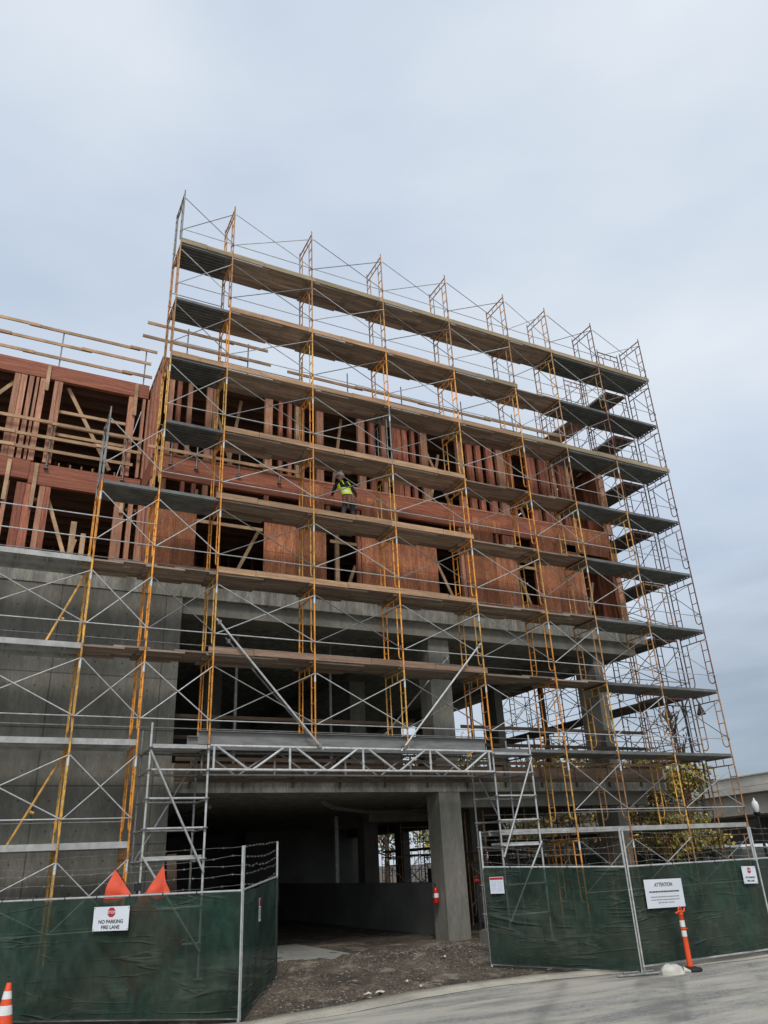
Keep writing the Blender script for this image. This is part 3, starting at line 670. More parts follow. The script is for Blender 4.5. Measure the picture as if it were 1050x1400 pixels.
# ---- timber storeys, main block
Y = 1.6
ZF1, ZC1, ZF2, ZR = 8.66, 11.28, 12.0, 15.18
bpart('wall_plate', 'studpink', ((.1, Y, ZF1), (16.3, Y + .14, ZF1 + .09)))
bpart('sill_board', 'sheath', ((1.3, Y - .02, 8.66), (3.16, Y - .001, 8.86))); bpart('sill_board', 'sheath', ((11.6, Y - .02, 8.66), (12.7, Y - .001, 8.95)))
for x0, x1 in ((.1, 5.3), (5.31, 10.2), (10.21, 16.05)): bpart('rim_beam', 'beamred', ((x0, Y - .012, ZC1 + .02), (x1, Y + .12, ZF2 - .02)))
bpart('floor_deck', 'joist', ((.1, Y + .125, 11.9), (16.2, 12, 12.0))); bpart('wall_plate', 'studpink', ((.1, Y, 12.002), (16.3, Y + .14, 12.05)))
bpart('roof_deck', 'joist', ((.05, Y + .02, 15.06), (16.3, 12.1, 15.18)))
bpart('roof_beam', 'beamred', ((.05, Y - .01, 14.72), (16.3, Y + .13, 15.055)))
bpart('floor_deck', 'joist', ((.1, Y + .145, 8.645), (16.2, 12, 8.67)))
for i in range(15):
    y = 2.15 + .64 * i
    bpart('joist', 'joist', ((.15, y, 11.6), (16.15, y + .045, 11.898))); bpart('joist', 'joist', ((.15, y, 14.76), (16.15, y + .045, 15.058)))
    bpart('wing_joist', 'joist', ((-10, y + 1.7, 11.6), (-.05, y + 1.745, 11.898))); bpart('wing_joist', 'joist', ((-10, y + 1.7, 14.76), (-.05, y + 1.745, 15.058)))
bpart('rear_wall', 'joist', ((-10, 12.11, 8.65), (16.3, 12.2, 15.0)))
def panel(x0, x1, z0, z1, y=Y):
    return bpart('sheathing_panel', 'sheath', ((x0 + .004, y - .022, z0), (x1 - .004, y - .003, z1)))
for x0, x1, z0, z1 in ((.12, .75, 8.66, 10.85), (.75, 1.30, 8.66, 10.85), (.12, 1.74, 10.6, 10.86),
                       (3.18, 4.12, 8.66, 11.1), (4.12, 5.05, 8.66, 11.1), (4.2, 5.0, 11.1, 11.9), (6.17, 7.4, 8.66, 11.05), (7.4, 8.75, 8.66, 11.05), (6.2, 7.45, 11.05, 11.75),
                       (9.78, 10.95, 8.66, 11.28), (10.95, 11.66, 8.66, 10.7), (10.2, 11.3, 11.28, 11.7), (12.66, 13.4, 8.66, 11.3), (13.4, 14.4, 8.66, 11.3), (12.7, 13.9, 11.3, 11.8), (13.9, 15.9, 11.05, 11.95)):
    panel(x0, x1, z0, z1)
bpart('sheathing_panel', 'sheath', ((16.3, Y + .15, 8.66), (16.32, 11.9, 11.9))); bpart('sheathing_panel', 'sheath', ((16.3, Y + .15, 12.1), (16.32, 11.9, 15.0)))
rs = random.Random(3)
def stud(x0, x1, z0, z1, y=Y, mat=None, d=.14):
    return bpart('stud', mat or rs.choice(['studred', 'studred', 'studpink']), ((x0, y + .002, z0), (x1, y + d, z1)))
Z0, Z1 = 12.052, 14.72
for x0, x1, mt_ in ((.33, .45, 'studpink'), (.55, .67, None), (.86, .98, None), (1.40, 1.56, 'studpink'), (1.58, 1.74, 'studpink'), (3.16, 3.38, 'studpink'), (3.59, 3.70, 'studred'), (3.88, 3.99, 'studred'), (4.12, 4.28, 'timber'),
                    (4.31, 4.39, 'studpink'), (4.8, 5.02, 'studpink'), (6.21, 6.43, 'studpink'), (6.62, 6.77, 'studred'), (7.04, 7.19, 'studpink'), (7.42, 7.58, 'studred'), (7.59, 7.73, 'studred'), (7.78, 7.97, 'studred'),
                    (8.12, 8.25, 'studred'), (8.48, 8.72, 'studpink'), (9.88, 10.12, 'studpink'), (10.28, 10.49, 'studred'), (10.66, 10.84, 'studred'), (11.08, 11.31, 'studred'), (11.5, 11.8, 'studpink'), (12.0, 12.12, 'studred'),
                    (12.77, 12.96, 'studred'), (12.97, 13.14, 'studred'), (13.32, 13.52, 'studred'), (13.54, 13.70, 'studred'), (13.87, 13.97, 'studpink'), (14.18, 14.29, 'studred'), (14.32, 14.42, 'studred'), (14.52, 14.66, 'studpink')):
    stud(x0, x1, Z0, Z1, mat=mt_)
for x0, x1 in ((16.02, 16.16), (16.165, 16.29)): stud(x0, x1, 8.75, 11.27, mat='studpink'); stud(x0, x1, Z0, Z1, mat='studpink')
for x0, x1, z0, z1 in ((1.2, 1.30, 8.75, 11.1), (3.18, 3.3, 11.1, 11.27), (1.78, 1.9, 10.6, 11.27), (5.08, 5.2, 10.4, 11.27), (6.06, 6.16, 8.75, 11.27), (9.66, 9.77, 8.75, 11.27), (11.68, 11.8, 8.75, 11.27), (12.56, 12.65, 8.75, 11.27), (14.42, 14.54, 8.75, 11.04),
                       (.30, .42, 10.87, 11.27), (.82, .92, 10.87, 11.27), (1.12, 1.22, 10.87, 11.27), (1.42, 1.56, 10.87, 11.27), (11.1, 11.18, 10.7, 11.27), (11.35, 11.66, 10.7, 11.27)):
    stud(x0, x1, z0, z1)
for i in range(11):  # inside of the right-hand wall
    y = 1.95 + .6 * i
    bpart('side_stud', 'studred', ((16.15, y, 8.75), (16.295, y + .09, 11.3))); bpart('side_stud', 'studred', ((16.15, y, 12.06), (16.295, y + .09, 14.75)))
for i in range(5): bpart('corner_stud', ('studpink', 'studred')[i % 2], ((.045, Y + .15 + .33 * i, 8.7), (.14, Y + .3 + .33 * i, 11.28))); bpart('corner_stud', ('studred', 'studpink')[i % 2], ((.045, Y + .15 + .33 * i, 12.05), (.14, Y + .3 + .33 * i, 15.0)))
bpart('rim_beam', 'beamred', ((.03, Y + .14, 11.3), (.15, 3.23, 11.98)))
for x0, x1, z in ((1.3, 3.16, 10.15), (5.2, 6.05, 10.12), (11.8, 12.55, 10.2)): bpart('cross_member', 'timber', ((x0, Y + .03, z), (x1, Y + .075, z + .09)))
for (xa, za, xb, zc, y) in ((2.5, 8.9, 3.12, 10.25, 1.9), (5.8, 8.8, 6.1, 9.6, 1.9), (9.55, 8.8, 8.8, 10.4, 1.95), (12.5, 8.8, 11.85, 10.6, 1.9), (14.9, 8.8, 15.3, 10.2, 2.0), (2.3, 12.1, 1.8, 13.8, 1.95), (2.25, 12.2, 2.6, 14.7, 2.3), (5.5, 12.1, 5.85, 14.7, 2.1),
                            (9.7, 12.1, 8.85, 14.1, 1.95), (9.0, 12.1, 9.5, 14.2, 2.2), (12.7, 12.1, 12.0, 14.4, 1.95), (6.5, 12.6, 7.0, 13.5, 2.0), (14.7, 13.6, 15.1, 14.6, 1.9)):
    m = MB(); m.beam((xa, y, za), (xb, y, zc), .09, .04, (0, 1, 0)); part(m, 'diagonal_brace', 'timber', bld)
bpart('upright_post', 'timber', ((5.5, 1.95, 8.75), (5.62, 2.04, 11.28)))
m = MB(); rr = random.Random(5)
x = .4
while x < 16: m.box((x, 7.2, 8.7), (x + rr.choice([.045, .045, .14]), 7.34, 11.58)); m.box((x + .1, 7.2, 12.02), (x + .15, 7.34, 14.74)); x += .42
part(m, 'partition_frame', 'studred', bld)
m = MB(); x = -9.8
while x < -.2: m.box((x, 8.4, 8.7), (x + .05, 8.54, 11.58)); m.box((x + .1, 8.4, 12.02), (x + .15, 8.54, 14.74)); x += .42
part(m, 'partition_frame', 'studred', bld)
# ---- timber storeys, set-back wing on the left
YW = 3.25
bpart('wing_roof_beam', 'beamred', ((-10, YW - .02, 14.68), (-4.5, YW + .12, 15.15))); bpart('wing_roof_beam', 'beamred', ((-4.49, YW - .02, 14.68), (.0, YW + .12, 15.15)))
bpart('wing_rim_beam', 'beamred', ((-10, YW - .02, 11.42), (-2.9, YW + .12, 11.98))); bpart('wing_rim_beam', 'beamred', ((-2.89, YW - .02, 11.3), (.0, YW + .12, 11.93)))
bpart('wing_roof_deck', 'joist', ((-10, YW + .13, 15.06), (.01, 12.1, 15.17))); bpart('wing_floor_deck', 'joist', ((-10, YW + .13, 11.9), (.01, 12.1, 11.99))); bpart('wing_floor_deck', 'joist', ((-10, 1.62, 8.645), (.0, 12.1, 8.665)))
for x0, x1 in ((-3.66, -3.50), (-3.49, -3.34), (-3.28, -3.16), (-3.10, -3.03), (-2.99, -2.84), (-2.62, -2.52), (-2.51, -2.40), (-.55, -.34), (-.15, -.07), (.0, .09), (-5.2, -5.0), (-6.1, -5.95), (-4.6, -4.45), (-7.4, -7.2), (-8.4, -8.3)):
    stud(x0, x1, 12.0, 14.67, YW, 'studpink')
for x0, x1, mt_ in ((-3.42, -3.32, 'studpink'), (-3.14, -2.93, 'studred'), (-2.92, -2.71, 'studred'), (-2.58, -2.44, 'studpink'), (-2.43, -2.30, 'studred'), (-.62, -.36, 'studpink'), (-.25, -.13, 'studpink'), (.02, .15, 'studpink'), (-4.6, -4.4, 'studred'), (-5.9, -5.7, 'studpink'), (-7.6, -7.4, 'studred')):
    stud(x0, x1, 8.67, 11.3, YW, mt_)
for x, z0, z1 in ((-2.86, 14.55, 15.1), (-.42, 14.3, 15.1), (-3.45, 11.0, 11.9), (-2.78, 10.9, 11.9), (-.5, 11.1, 11.6)):
    bpart('hold_down_post', 'timber', ((x, YW - .07, z0 - .3), (x + .1, YW - .022, z1)))
for (xa, za, xb, zc, y) in ((-2.23, 14.64, -.85, 12.2, 3.5), (-2.5, 11.5, -1.75, 9.5, 3.5), (-4.0, 14.0, -3.5, 14.7, 3.5), (-1.75, 8.7, -1.5, 10.0, 3.6), (-1.2, 8.7, -1.5, 9.4, 3.6)):
    m = MB(); m.beam((xa, y, za), (xb, y, zc), .1, .045, (0, 1, 0)); part(m, 'diagonal_brace', 'timber', bld)
for x0, x1, z in ((-2.4, -.55, 13.75), (-2.4, -.5, 13.3), (-2.6, -.3, 13.0), (-.3, .0, 11.0), (-2.72, -2.58, 10.9)): bpart('cross_member', 'timber', ((x0, YW + .2, z), (x1, YW + .25, z + .09)))
for x0, x1, z1 in ((-1.72, -1.58, 10.05), (-1.45, -1.33, 9.75), (-.0, .1, 9.6)): bpart('trimmer_stud', 'timber', ((x0, 2.5, 8.67), (x1, 2.6, z1)))
for i in range(22): stud(-2.2 + i * .3 if i < 7 else -9.6 + (i - 7) * .31, -2.16 + i * .3 if i < 7 else -9.56 + (i - 7) * .31, 12.0, 12.25 if i < 7 else 12.2, YW + .4, 'timber', .05)

# ------------------------------------------------------------------ temporary timber guard rails
def timber_rail(label, y, x0, x1, zs, posts, zp0, zp1, seed, slope=0.):
    t = thing('edge_guardrail', ((x0 + x1) / 2, y, zp0), label, 'guardrail', 'timber guardrails on open edges')
    rnd = random.Random(seed)
    for n_, z in enumerate(zs):
        x = x0 + n_ * .1; k = 0
        while x < x1 - .3:
            e = min(x1 + rnd.uniform(-.1, .2), x + rnd.uniform(2.2, 3.4)); m = MB()
            m.box((x - .3, y - .02 - .042 * (k % 2), z + .006 * k), (e, y + .018 - .042 * (k % 2), z + .09 + .006 * k)); part(m, 'rail', 'timber', t); x = e; k += 1
    for px in posts:
        m = MB(); m.tube((px, y + .045, zp0), (px, y + .045, zp1), .02); m.box((px - .06, y - .0, zp0 - .02), (px + .06, y + .09, zp0)); m.tube((px, y + .045, zp0 + .06), (px, y + .045, zp0 + .12), .034, 6); part(m, 'post', 'galvdull', t)
timber_rail('three pale timber rails along the roof edge of the set-back left part', YW + .05, -9, -.05, (15.42, 15.9, 16.38), (-7.6, -5, -2.58, -.18), 15.0, 16.5, 1)
timber_rail('pale timber rails across the upper open storey of the set-back left part', YW - .12, -9, -.1, (12.25, 12.65, 13.12), (-7.4, -5, -2.5, -.5), 11.8, 13.3, 2)
timber_rail('two short timber rails high on the roof behind the left end of the scaffold', Y + .1, -.25, 3.3, (15.75, 16.25), (.75, 2.6), 15.19, 16.45, 3)
timber_rail('long timber rail on the roof edge behind the middle of the scaffold', Y + .2, 4.2, 14.6, (15.78,), (4.4, 6.0, 8.0, 10.4, 12.6), 15.19, 16.35, 4)
timber_rail('pale timber rail low across the upper left windows of the plywood front', Y - .1, .15, 4.1, (12.06,), (.5, 1.2, 2.4, 3.6), 11.7, 12.4, 5)

# ------------------------------------------------------------------ fence
def fence(A, B, label, zt=None, screen=1.78, wires=5, seed=0, foot=True, zoff=0., name='fence_panel', group='green screened fence panels', double=False, wire_h=.62, nseg=64, gap=.02):
    A = V((*A, gz(*A) + zoff)); B = V((*B, gz(*B) + zoff)); L_ = (B - A).length; d = (B - A).normalized(); n = V((d.y, -d.x, 0)).normalized()
    if n.dot(V(CAM) - A) < 0: n = -n
    t = thing(name, (A + B) / 2, label, 'fence', group)
    for P_ in (A, B):
        m = MB(); m.tube(P_ + V((0, 0, .0)), P_ + V((0, 0, screen + (wire_h + .04 if wires else .06))), .021, 10); part(m, 'post', 'galv', t)
    for z in (screen, gap if gap > .1 else .05):
        m = MB(); m.tube(A + V((0, 0, z)), B + V((0, 0, z)), .019, 8); part(m, 'rail', 'galv', t)
    rn = random.Random(seed); ph = [rn.uniform(0, 9) for _ in range(6)]
    def fn(u, v):
        p = A.lerp(B, u)
        z = gap + .035 + v * (screen - gap - .045 - .018 * abs(math.sin(u * L_ * 2.4 + ph[0])) * (1 if v > .9 else 0))
        env = math.sin(math.pi * min(1, max(0, u * 1.0))) ** .5 * (.35 + .65 * math.sin(math.pi * (v * .9 + .05)))
        x = u * L_
        wv = .10 * noise.noise((x * .7 + ph[1], v * 1.3, seed)) + .075 * noise.noise((x * 2.0 - v * 2.0 + ph[2], v * 1.6, seed + 3)) + .04 * noise.noise((x * 4.5 + v * 4, v * 3.2, seed + 5))
        # drag folds that run down from the ties on the top rail
        for q in range(int(L_ / .75) + 1):
            cx = (q + .4) * .75 + .2 * math.sin(q * 2.1 + ph[3]); a = (x - cx) - (.55 * math.sin(q * 1.7 + ph[4])) * (1 - v)
            wv += .055 * math.exp(-(a / .07) ** 2) * max(0, v - .15) 
        return p + n * max(.024, .026 + abs(env) * (.03 + wv)) + V((0, 0, z))
    m = MB(); m.grid(fn, nseg, 30); part(m, 'windscreen', 'screen', t)
    for w_ in range(wires):
        z = screen + .09 + w_ * (wire_h - .06) / max(1, wires - 1); m = MB(); pts = []
        NS = max(10, int(L_ * 6))
        for i in range(NS + 1):
            u = i / NS
            pts.append(A.lerp(B, u) + V((0, 0, z - .045 * math.sin(math.pi * u) * (1 + .9 * math.sin(w_ * 2.3 + seed)) + .03 * noise.noise((u * L_ * 2.2, w_ * 3, seed)))) + n * (.012 * noise.noise((u * L_ * 3, 5, w_ + seed))))
        m.path(pts, .0028, 5)
        for i in range(1 + w_ % 2, NS, 2):
            p = pts[i]; m.tube(p + V((.012, .008, .016)), p - V((.012, .008, .016)), .0024, 4); m.tube(p + V((-.01, .01, .015)), p - V((-.01, .01, .015)), .0024, 4)
        part(m, 'barbed_wire', 'galvdull', t)
    m = MB(); m.lathe([(.026, -.008), (.028, 0), (.026, .008)], 8); m.xf(Matrix.Rotation(R(90), 4, 'X')); m.xf(Matrix.Rotation(math.atan2(d.y, d.x) + R(90), 4, 'Z')); tie = m.mesh('cable_tie', 'black')
    for q in range(1, int(L_ / .6)): o = bpy.data.objects.new('cable_tie', tie); C.objects.link(o); o.parent = t; o.location = A + d * (q * .6) + V((0, 0, screen)) - ORG[t.name]
    if foot:
        for P_ in (A, B):
            m = MB(); m.tube(P_ - n * .35 + V((0, 0, .03)), P_ + n * .45 + V((0, 0, .03)), .02, 8); m.tube(P_ + V((0, 0, 0)), P_ + V((0, 0, .12)), .027, 8); part(m, 'foot', 'galvdull', t)
    return t, n
FA = (1.16, -3.9); FB = (2.86, -.75); FL = (-2.65, -.70); FC = (6.92, -2.19); FD = (8.65, -4.56); FE = (12.36, -4.54); FF = (16.0, -4.5)
t_left, n_left = fence(FL, FA, 'long green screened fence panel with barbed wire at lower left, behind the fire lane sign', seed=1, nseg=110, foot=False)
t_leaf, n_leaf = fence((1.2, -3.83), FB, 'short green gate panel left of the dark entrance, turned inward from the street', seed=2, name='gate_panel', foot=False)
t_rg, n_rg = fence(FC, FD, 'green screened panel right of the entrance, with the small red-headed notice', seed=3, screen=1.82, wire_h=.66, foot=False)
t_at, n_at = fence((8.72, -4.56), FE, 'green screened panel behind the orange post, with the large white notice', seed=4, screen=1.82, wire_h=.6, gap=.13)
fence((12.42, -4.54), FF, 'green screened panel cut off by the right edge of the photo', seed=5, screen=1.82, wire_h=.6, gap=.13)
for i in range(6):
    fence((20.5, -4 + i * 3.66), (20.5, -4 + (i + 1) * 3.66 - .06), 'distant green fence panel in the straight row beyond the right side of the scaffold', seed=10 + i, group='distant fence panels', wires=0, nseg=24, foot=False)
    # six alike in one row, told apart by nothing

# ------------------------------------------------------------------ signs
def text_mesh(s, size, mats, name='lettering', bold=.0):
    cu = bpy.data.curves.new('t', 'FONT'); cu.body = s; cu.size = size; cu.align_x = 'CENTER'; cu.align_y = 'CENTER'; cu.extrude = .0012; cu.offset = bold
    o = bpy.data.objects.new('t', cu); C.objects.link(o); bpy.context.view_layer.update()
    me = bpy.data.meshes.new_from_object(o.evaluated_get(bpy.context.evaluated_depsgraph_get()))
    bpy.data.objects.remove(o); me.name = name; me.materials.clear(); me.materials.append(M[mats]); return me
def put_text(root, s, size, x, z, mats, n_off, bold=.0, name='lettering', sx=1.):
    me = text_mesh(s, size, mats, name, bold); o = bpy.data.objects.new(name, me); C.objects.link(o); o.parent = root
    o.location = (x, -n_off, z); o.rotation_euler = (R(90), 0, 0); o.scale = (sx, 1, 1); return o
def sign(name, A, B, s, z, w_, h_, label, cat, n, off=.1, tilt=0., group=None):
    """sign root whose local x runs along the fence, local -y faces the street"""
    A = V((*A, 0)); B = V((*B, 0)); d = (B - A).normalized(); p = A + d * s + n * off; p.z = z
    if d.cross(V((0, 0, 1))).dot(n) < 0: d = -d
    t = thing(name, p, label, cat, group); t.rotation_euler = (0, R(tilt), math.atan2(d.y, d.x))
    m = MB(); m.box((-w_ / 2, -.002, -h_ / 2), (w_ / 2, .002, h_ / 2)); o = bpy.data.objects.new('plate', m.mesh('plate', 'signwhite')); C.objects.link(o); o.parent = t
    return t
def local(t, mb, name, mats):
    o = bpy.data.objects.new(name, mb.mesh(name, mats)); C.objects.link(o); o.parent = t; return o
def octagon(t, x, z, r):
    m = MB(); vs = [(x + r * math.cos(R(22.5 + 45 * i)), -.0045, z + r * math.sin(R(22.5 + 45 * i))) for i in range(8)]
    vb = [(a, -.0022, c) for a, b, c in vs]
    m.add(vs + vb, [tuple(range(8))] + [(i, i + 8, (i + 1) % 8 + 8, (i + 1) % 8) for i in range(8)])
    o = local(t, m, 'stop_emblem', 'signred')
    put_text(t, 'STOP', r * .78, x, z, 'signwhite', .0065, .0006)
def bolts(t, w_, h_):
    for sx in (-1, 1):
        for sz in (-1, 1): m = MB(); m.tube((sx * (w_ / 2 - .025), -.007, sz * (h_ / 2 - .025)), (sx * (w_ / 2 - .025), -.001, sz * (h_ / 2 - .025)), .007, 8); local(t, m, 'cable_tie', 'black')
def dash_rows(t, rows, mat, seed, name='fine_print'):
    rn = random.Random(seed)
    for (xa, xb, z, h) in rows:
        x = xa; m = MB()
        while x < xb:
            l = min(rn.uniform(.012, .06), xb - x); m.box((x, -.0036, z - h / 2), (x + l, -.0021, z + h / 2)); x += l + rn.uniform(.006, .012)
        local(t, m, name, mat)
d_left = V((FA[0] - FL[0], FA[1] - FL[1])).length
def s_on(A, B, x): return (x - A[0]) / (B[0] - A[0]) * V((B[0] - A[0], B[1] - A[1])).length
t = sign('warning_sign', FL, FA, s_on(FL, FA, -.535), 1.0, .64, .35, 'white NO PARKING FIRE LANE sign on the left fence below the orange flags', 'sign', n_left, .12)
octagon(t, .0, .09, .075); put_text(t, 'NO PARKING', .073, 0, -.045, 'ink', .004, .0015); put_text(t, 'FIRE LANE', .073, 0, -.125, 'ink', .004, .0015); bolts(t, .66, .36)
t = sign('warning_sign', FD, FE, s_on(FD, FE, 11.98), 1.045, .42, .33, 'small white NO PARKING FIRE LANE sign near the right end of the fence', 'sign', n_at, .10, 2)
octagon(t, .0, .085, .06); put_text(t, 'NO PARKING', .047, 0, -.05, 'ink', .004, .001); put_text(t, 'FIRE LANE', .047, 0, -.115, 'ink', .004, .001); bolts(t, .42, .33)
t = sign('notice_board', FD, FE, s_on(FD, FE, 9.47), .835, 1.0, .5, 'large white ATTENTION notice hung on the fence above the sandbag', 'notice', n_at, .10, 1)
put_text(t, 'ATTENTION', .095, 0, .15, 'ink', .004, .001, sx=.9)
dash_rows(t, [(-.4, .4, .03, .026)], 'ink', 4); dash_rows(t, [(-.38, .38, -.06, .018), (-.38, .38, -.11, .018), (-.2, .22, -.16, .018)], 'inkgrey', 5)
t = sign('notice_board', FC, FD, s_on(FC, FD, 7.1), 1.1, .30, .31, 'small white notice with red heading at the left end of the right-hand fence', 'notice', n_rg, .10)
m = MB(); m.box((-.145, -.0034, .10), (.145, -.0021, .145)); local(t, m, 'heading_band', 'signred')
dash_rows(t, [(x0, x0 + .11, z, .012) for z in (.07, .045, .02, -.005, -.03, -.055, -.08, -.105) for x0 in (-.125, .012)], 'blueink', 8)
t = sign('notice_board', FA, FB, 1.25, .985, .17, .36, 'narrow white sticker with red square on the inward gate panel', 'notice', n_leaf, .075)
m = MB(); m.box((-.08, -.0034, .05), (.08, -.0021, .175)); local(t, m, 'heading_band', 'signred'); m = MB(); m.box((-.028, -.005, .08), (.028, -.0036, .135)); m.box((-.012, -.0054, .095), (.012, -.0051, .12)); local(t, m, 'square_emblem', 'ink')
dash_rows(t, [(-.055, .06, z, .02) for z in (.02, -.02, -.055, -.09, -.125)], 'ink', 9)

# portable roadwork sign standing behind the left fence, with two flags
fx, fy = -.05, -1.95; dl = V((FA[0] - FL[0], FA[1] - FL[1], 0)).normalized(); back = -n_left
base = V((FA[0], FA[1], 0)) - dl * 1.96 + back * .2; g0 = gz(base.x, base.y)
st = thing('roadwork_sign', (base.x, base.y, g0), 'portable roadwork sign with two bright orange flags behind the left fence', 'sign')
m = MB(); m.tube((base.x, base.y, g0 + .2), (base.x, base.y, 1.52), .02); m.box((base.x - .05, base.y - .05, 1.38), (base.x + .05, base.y + .05, 1.5)); part(m, 'mast', 'blackmetal', st)
for dd in (dl, -dl, (back + dl * .5).normalized(), (back - dl * .5).normalized()):
    m = MB(); m.tube(base * 1 + V((0, 0, g0 + .25)), base + dd * .6 + V((0, 0, g0 + .02)), .016); part(m, 'leg', 'galvdull', st)
dc = base + n_left * .06 + dl * .16; dc.z = .60
m = MB(); s_ = .75
q = [dc + dl * s_, dc + V((0, 0, s_)), dc - dl * s_, dc - V((0, 0, s_))]; q2 = [p - n_left * .012 for p in q]
m.add(q + q2, [(0, 1, 2, 3), (7, 6, 5, 4)] + [(i, i + 4, (i + 1) % 4 + 4, (i + 1) % 4) for i in range(4)]); part(m, 'diamond_panel', 'safety', st)
def flag(pts, lab):
    c = [V((base.x, base.y, 0)) + dl * a + V((0, 0, z)) for a, z in pts]
    m = MB()
    def fn(u, v):
        p = c[0].lerp(c[1], u).lerp(c[3].lerp(c[2], u), v); return p + n_left * (.03 + .035 * math.sin(u * 6 + v * 4) * (.25 + v) + .02 * math.sin(v * 9 - u * 3) * v) + V((0, 0, -.03 * v * math.sin(3.1 * u)))
    m.grid(fn, 14, 14); b = [V(p) - n_left * .004 for p in m.v]; k = len(b)
    m.add(b, [f[::-1] for f in m.f[:]], True)
    part(m, 'flag', 'flag', st)
    m = MB(); m.tube(c[0] - (c[1] - c[0]) * .12, c[1] + (c[1] - c[0]) * .03, .009, 6); part(m, 'flag_staff', 'blackmetal', st)
flag([(-.08, 1.33), (-.44, 1.73), (-.63, 1.27), (-.40, 1.22)], 'l'); flag([(.16, 1.33), (.46, 1.76), (.60, 1.33), (.40, 1.24)], 'r')

# ------------------------------------------------------------------ small street things
def cone():
    x, y = -1.93, -2.3; x, y = -2.02, -2.75; z = gz(x, y)
    t = thing('traffic_cone', (x, y, z), 'orange traffic cone with white bands at the lower left corner', 'traffic cone')
    m = MB(); m.box((x - .19, y - .19, z + .0), (x + .19, y + .19, z + .035)); part(m, 'base', 'black', t)
    def rad(h): return .155 - .125 * h / .72
    m = MB(); m.lathe([(rad(h), h + .03) for h in (0, .2, .4, .55, .7)] + [(.022, .735), (.0, .735)], 20, (x, y, z)); part(m, 'body', 'safety', t)
    for a, b in ((.30, .42), (.50, .60)):
        m = MB(); m.lathe([(rad(a) + .003, a + .03), (rad(b) + .003, b + .03)], 20, (x, y, z)); part(m, 'reflective_band', 'reflect', t)
cone()
def delineator():
    x, y = 9.43, -5.01; z = gz(x, y) + .03
    t = thing('delineator_post', (x, y, z), 'orange delineator post with two white bands on a black rubber base', 'delineator post')
    m = MB(); m.lathe([(0, 0), (.2, 0), (.21, .02), (.19, .05), (.1, .07), (.06, .075), (0, .075)], 24, (x, y, z)); part(m, 'base', 'black', t)
    m = MB(); m.lathe([(.055, .07), (.058, .12), (.05, .16), (.046, .5), (.043, .92), (.05, .925), (.05, .955), (.03, .97), (0, .97)], 18, (x, y, z)); part(m, 'tube', 'safety', t)
    for a, b in ((.56, .66), (.72, .83)):
        m = MB(); m.lathe([(.0475, a), (.0475, b)], 18, (x, y, z)); part(m, 'reflective_band', 'reflect', t)
    m = MB(); m.lathe([(.052, .675), (.056, .69), (.052, .705)], 18, (x, y, z)); m.path([(x + .02, y, z + .68), (x + .07, y - .03, z + .69), (x + .1, y, z + .69)], .007, 6); part(m, 'collar', 'safety', t)
    m = MB(); pts = []
    for i in range(13):
        a = math.pi * i / 12; pts.append((x - .038 * math.cos(a), y, z + .97 + .085 * math.sin(a)))
    m.path(pts, .015, 8); part(m, 'handle', 'safety', t)
    m = MB(); m.path([(x - .13, y, z + .955), (x - .05, y - .03, z + .985), (x + .05, y - .045, z + .975), (x + .1, y - .02, z + 1.03)], .014, 8); part(m, 'tape_tail', 'safety', t)
delineator()
m = MB(); bx, by = 8.98, -5.02; bz = gz(bx, by)
def bagf(u, v):
    a = u * 2 * math.pi; t_ = v * math.pi / 2
    f_ = 1 - v ** 2; k = 1 + f_ * (.22 * noise.noise((math.cos(a) * 1.5, math.sin(a) * 1.5, v * 2)) + .09 * noise.noise((math.cos(a) * 5, math.sin(a) * 5, v * 5)))
    r_x = .235 * math.cos(t_) ** .6 * k; r_y = .16 * math.cos(t_) ** .6 * k
    return V((bx + r_x * math.cos(a), by + r_y * math.sin(a), bz + .02 + .14 * math.sin(t_) ** .7 * (1 - f_ * .3 * math.cos(a)) + .03 * noise.noise((math.cos(a) * v * 3.5, math.sin(a) * v * 3.5, 9)) + .014 * abs(math.sin(a * 3.5 + v * 3)) * v))
m.grid(bagf, 28, 10)
m.path([(bx + .2, by - .05, bz + .07), (bx + .29, by - .11, bz + .05), (bx + .37, by - .1, bz + .035)], [.06, .022, .045], 8)
solo(m, 'sandbag', 'bag', (bx, by, bz), 'slumped white sandbag at the foot of the fence post', 'sandbag')
m = MB(); m.tube((7.95, -4.68, -.43), (8.95, -4.98, -.42), .022, 8); m.tube((8.3, -4.45, -.43), (8.9, -4.6, -.43), .02, 8)
solo(m, 'loose_pipe', 'galvdull', (8.5, -4.7, -.43), 'grey steel pipe lying on the road beside the sandbag', 'pipe')
# fire extinguisher and standpipe
x, y, z = 8.12, 1.95, .62
t = thing('fire_extinguisher', (x, y, z), 'red fire extinguisher hung on the left face of the entrance column', 'fire extinguisher')
m = MB(); m.lathe([(0, 0), (.07, .005), (.075, .03), (.075, .3), (.06, .36), (.025, .39), (0, .39)], 16, (x, y, z)); part(m, 'cylinder', 'red', t)
m = MB(); m.lathe([(.0765, .14), (.0765, .24)], 16, (x, y, z)); part(m, 'paper_tag', 'white', t)
m = MB(); m.tube((x, y, z + .38), (x, y, z + .45), .018); m.beam((x, y, z + .45), (x - .1, y - .03, z + .49), .02, .012); m.beam((x, y, z + .43), (x - .1, y - .03, z + .43), .02, .012); part(m, 'valve_handle', 'black', t)
m = MB(); m.path([(x - .02, y - .04, z + .42), (x - .1, y - .06, z + .38), (x - .1, y - .07, z + .15)], .011, 6); part(m, 'hose', 'black', t)
x, y = 9.02, 1.35; z = gz(x, y)
t = thing('standpipe', (x, y, z), 'red valve on an upright pipe behind the left edge of the right fence', 'standpipe')
m = MB(); m.tube((x, y, z), (x, y, 1.2), .03); part(m, 'pipe', 'blackmetal', t)
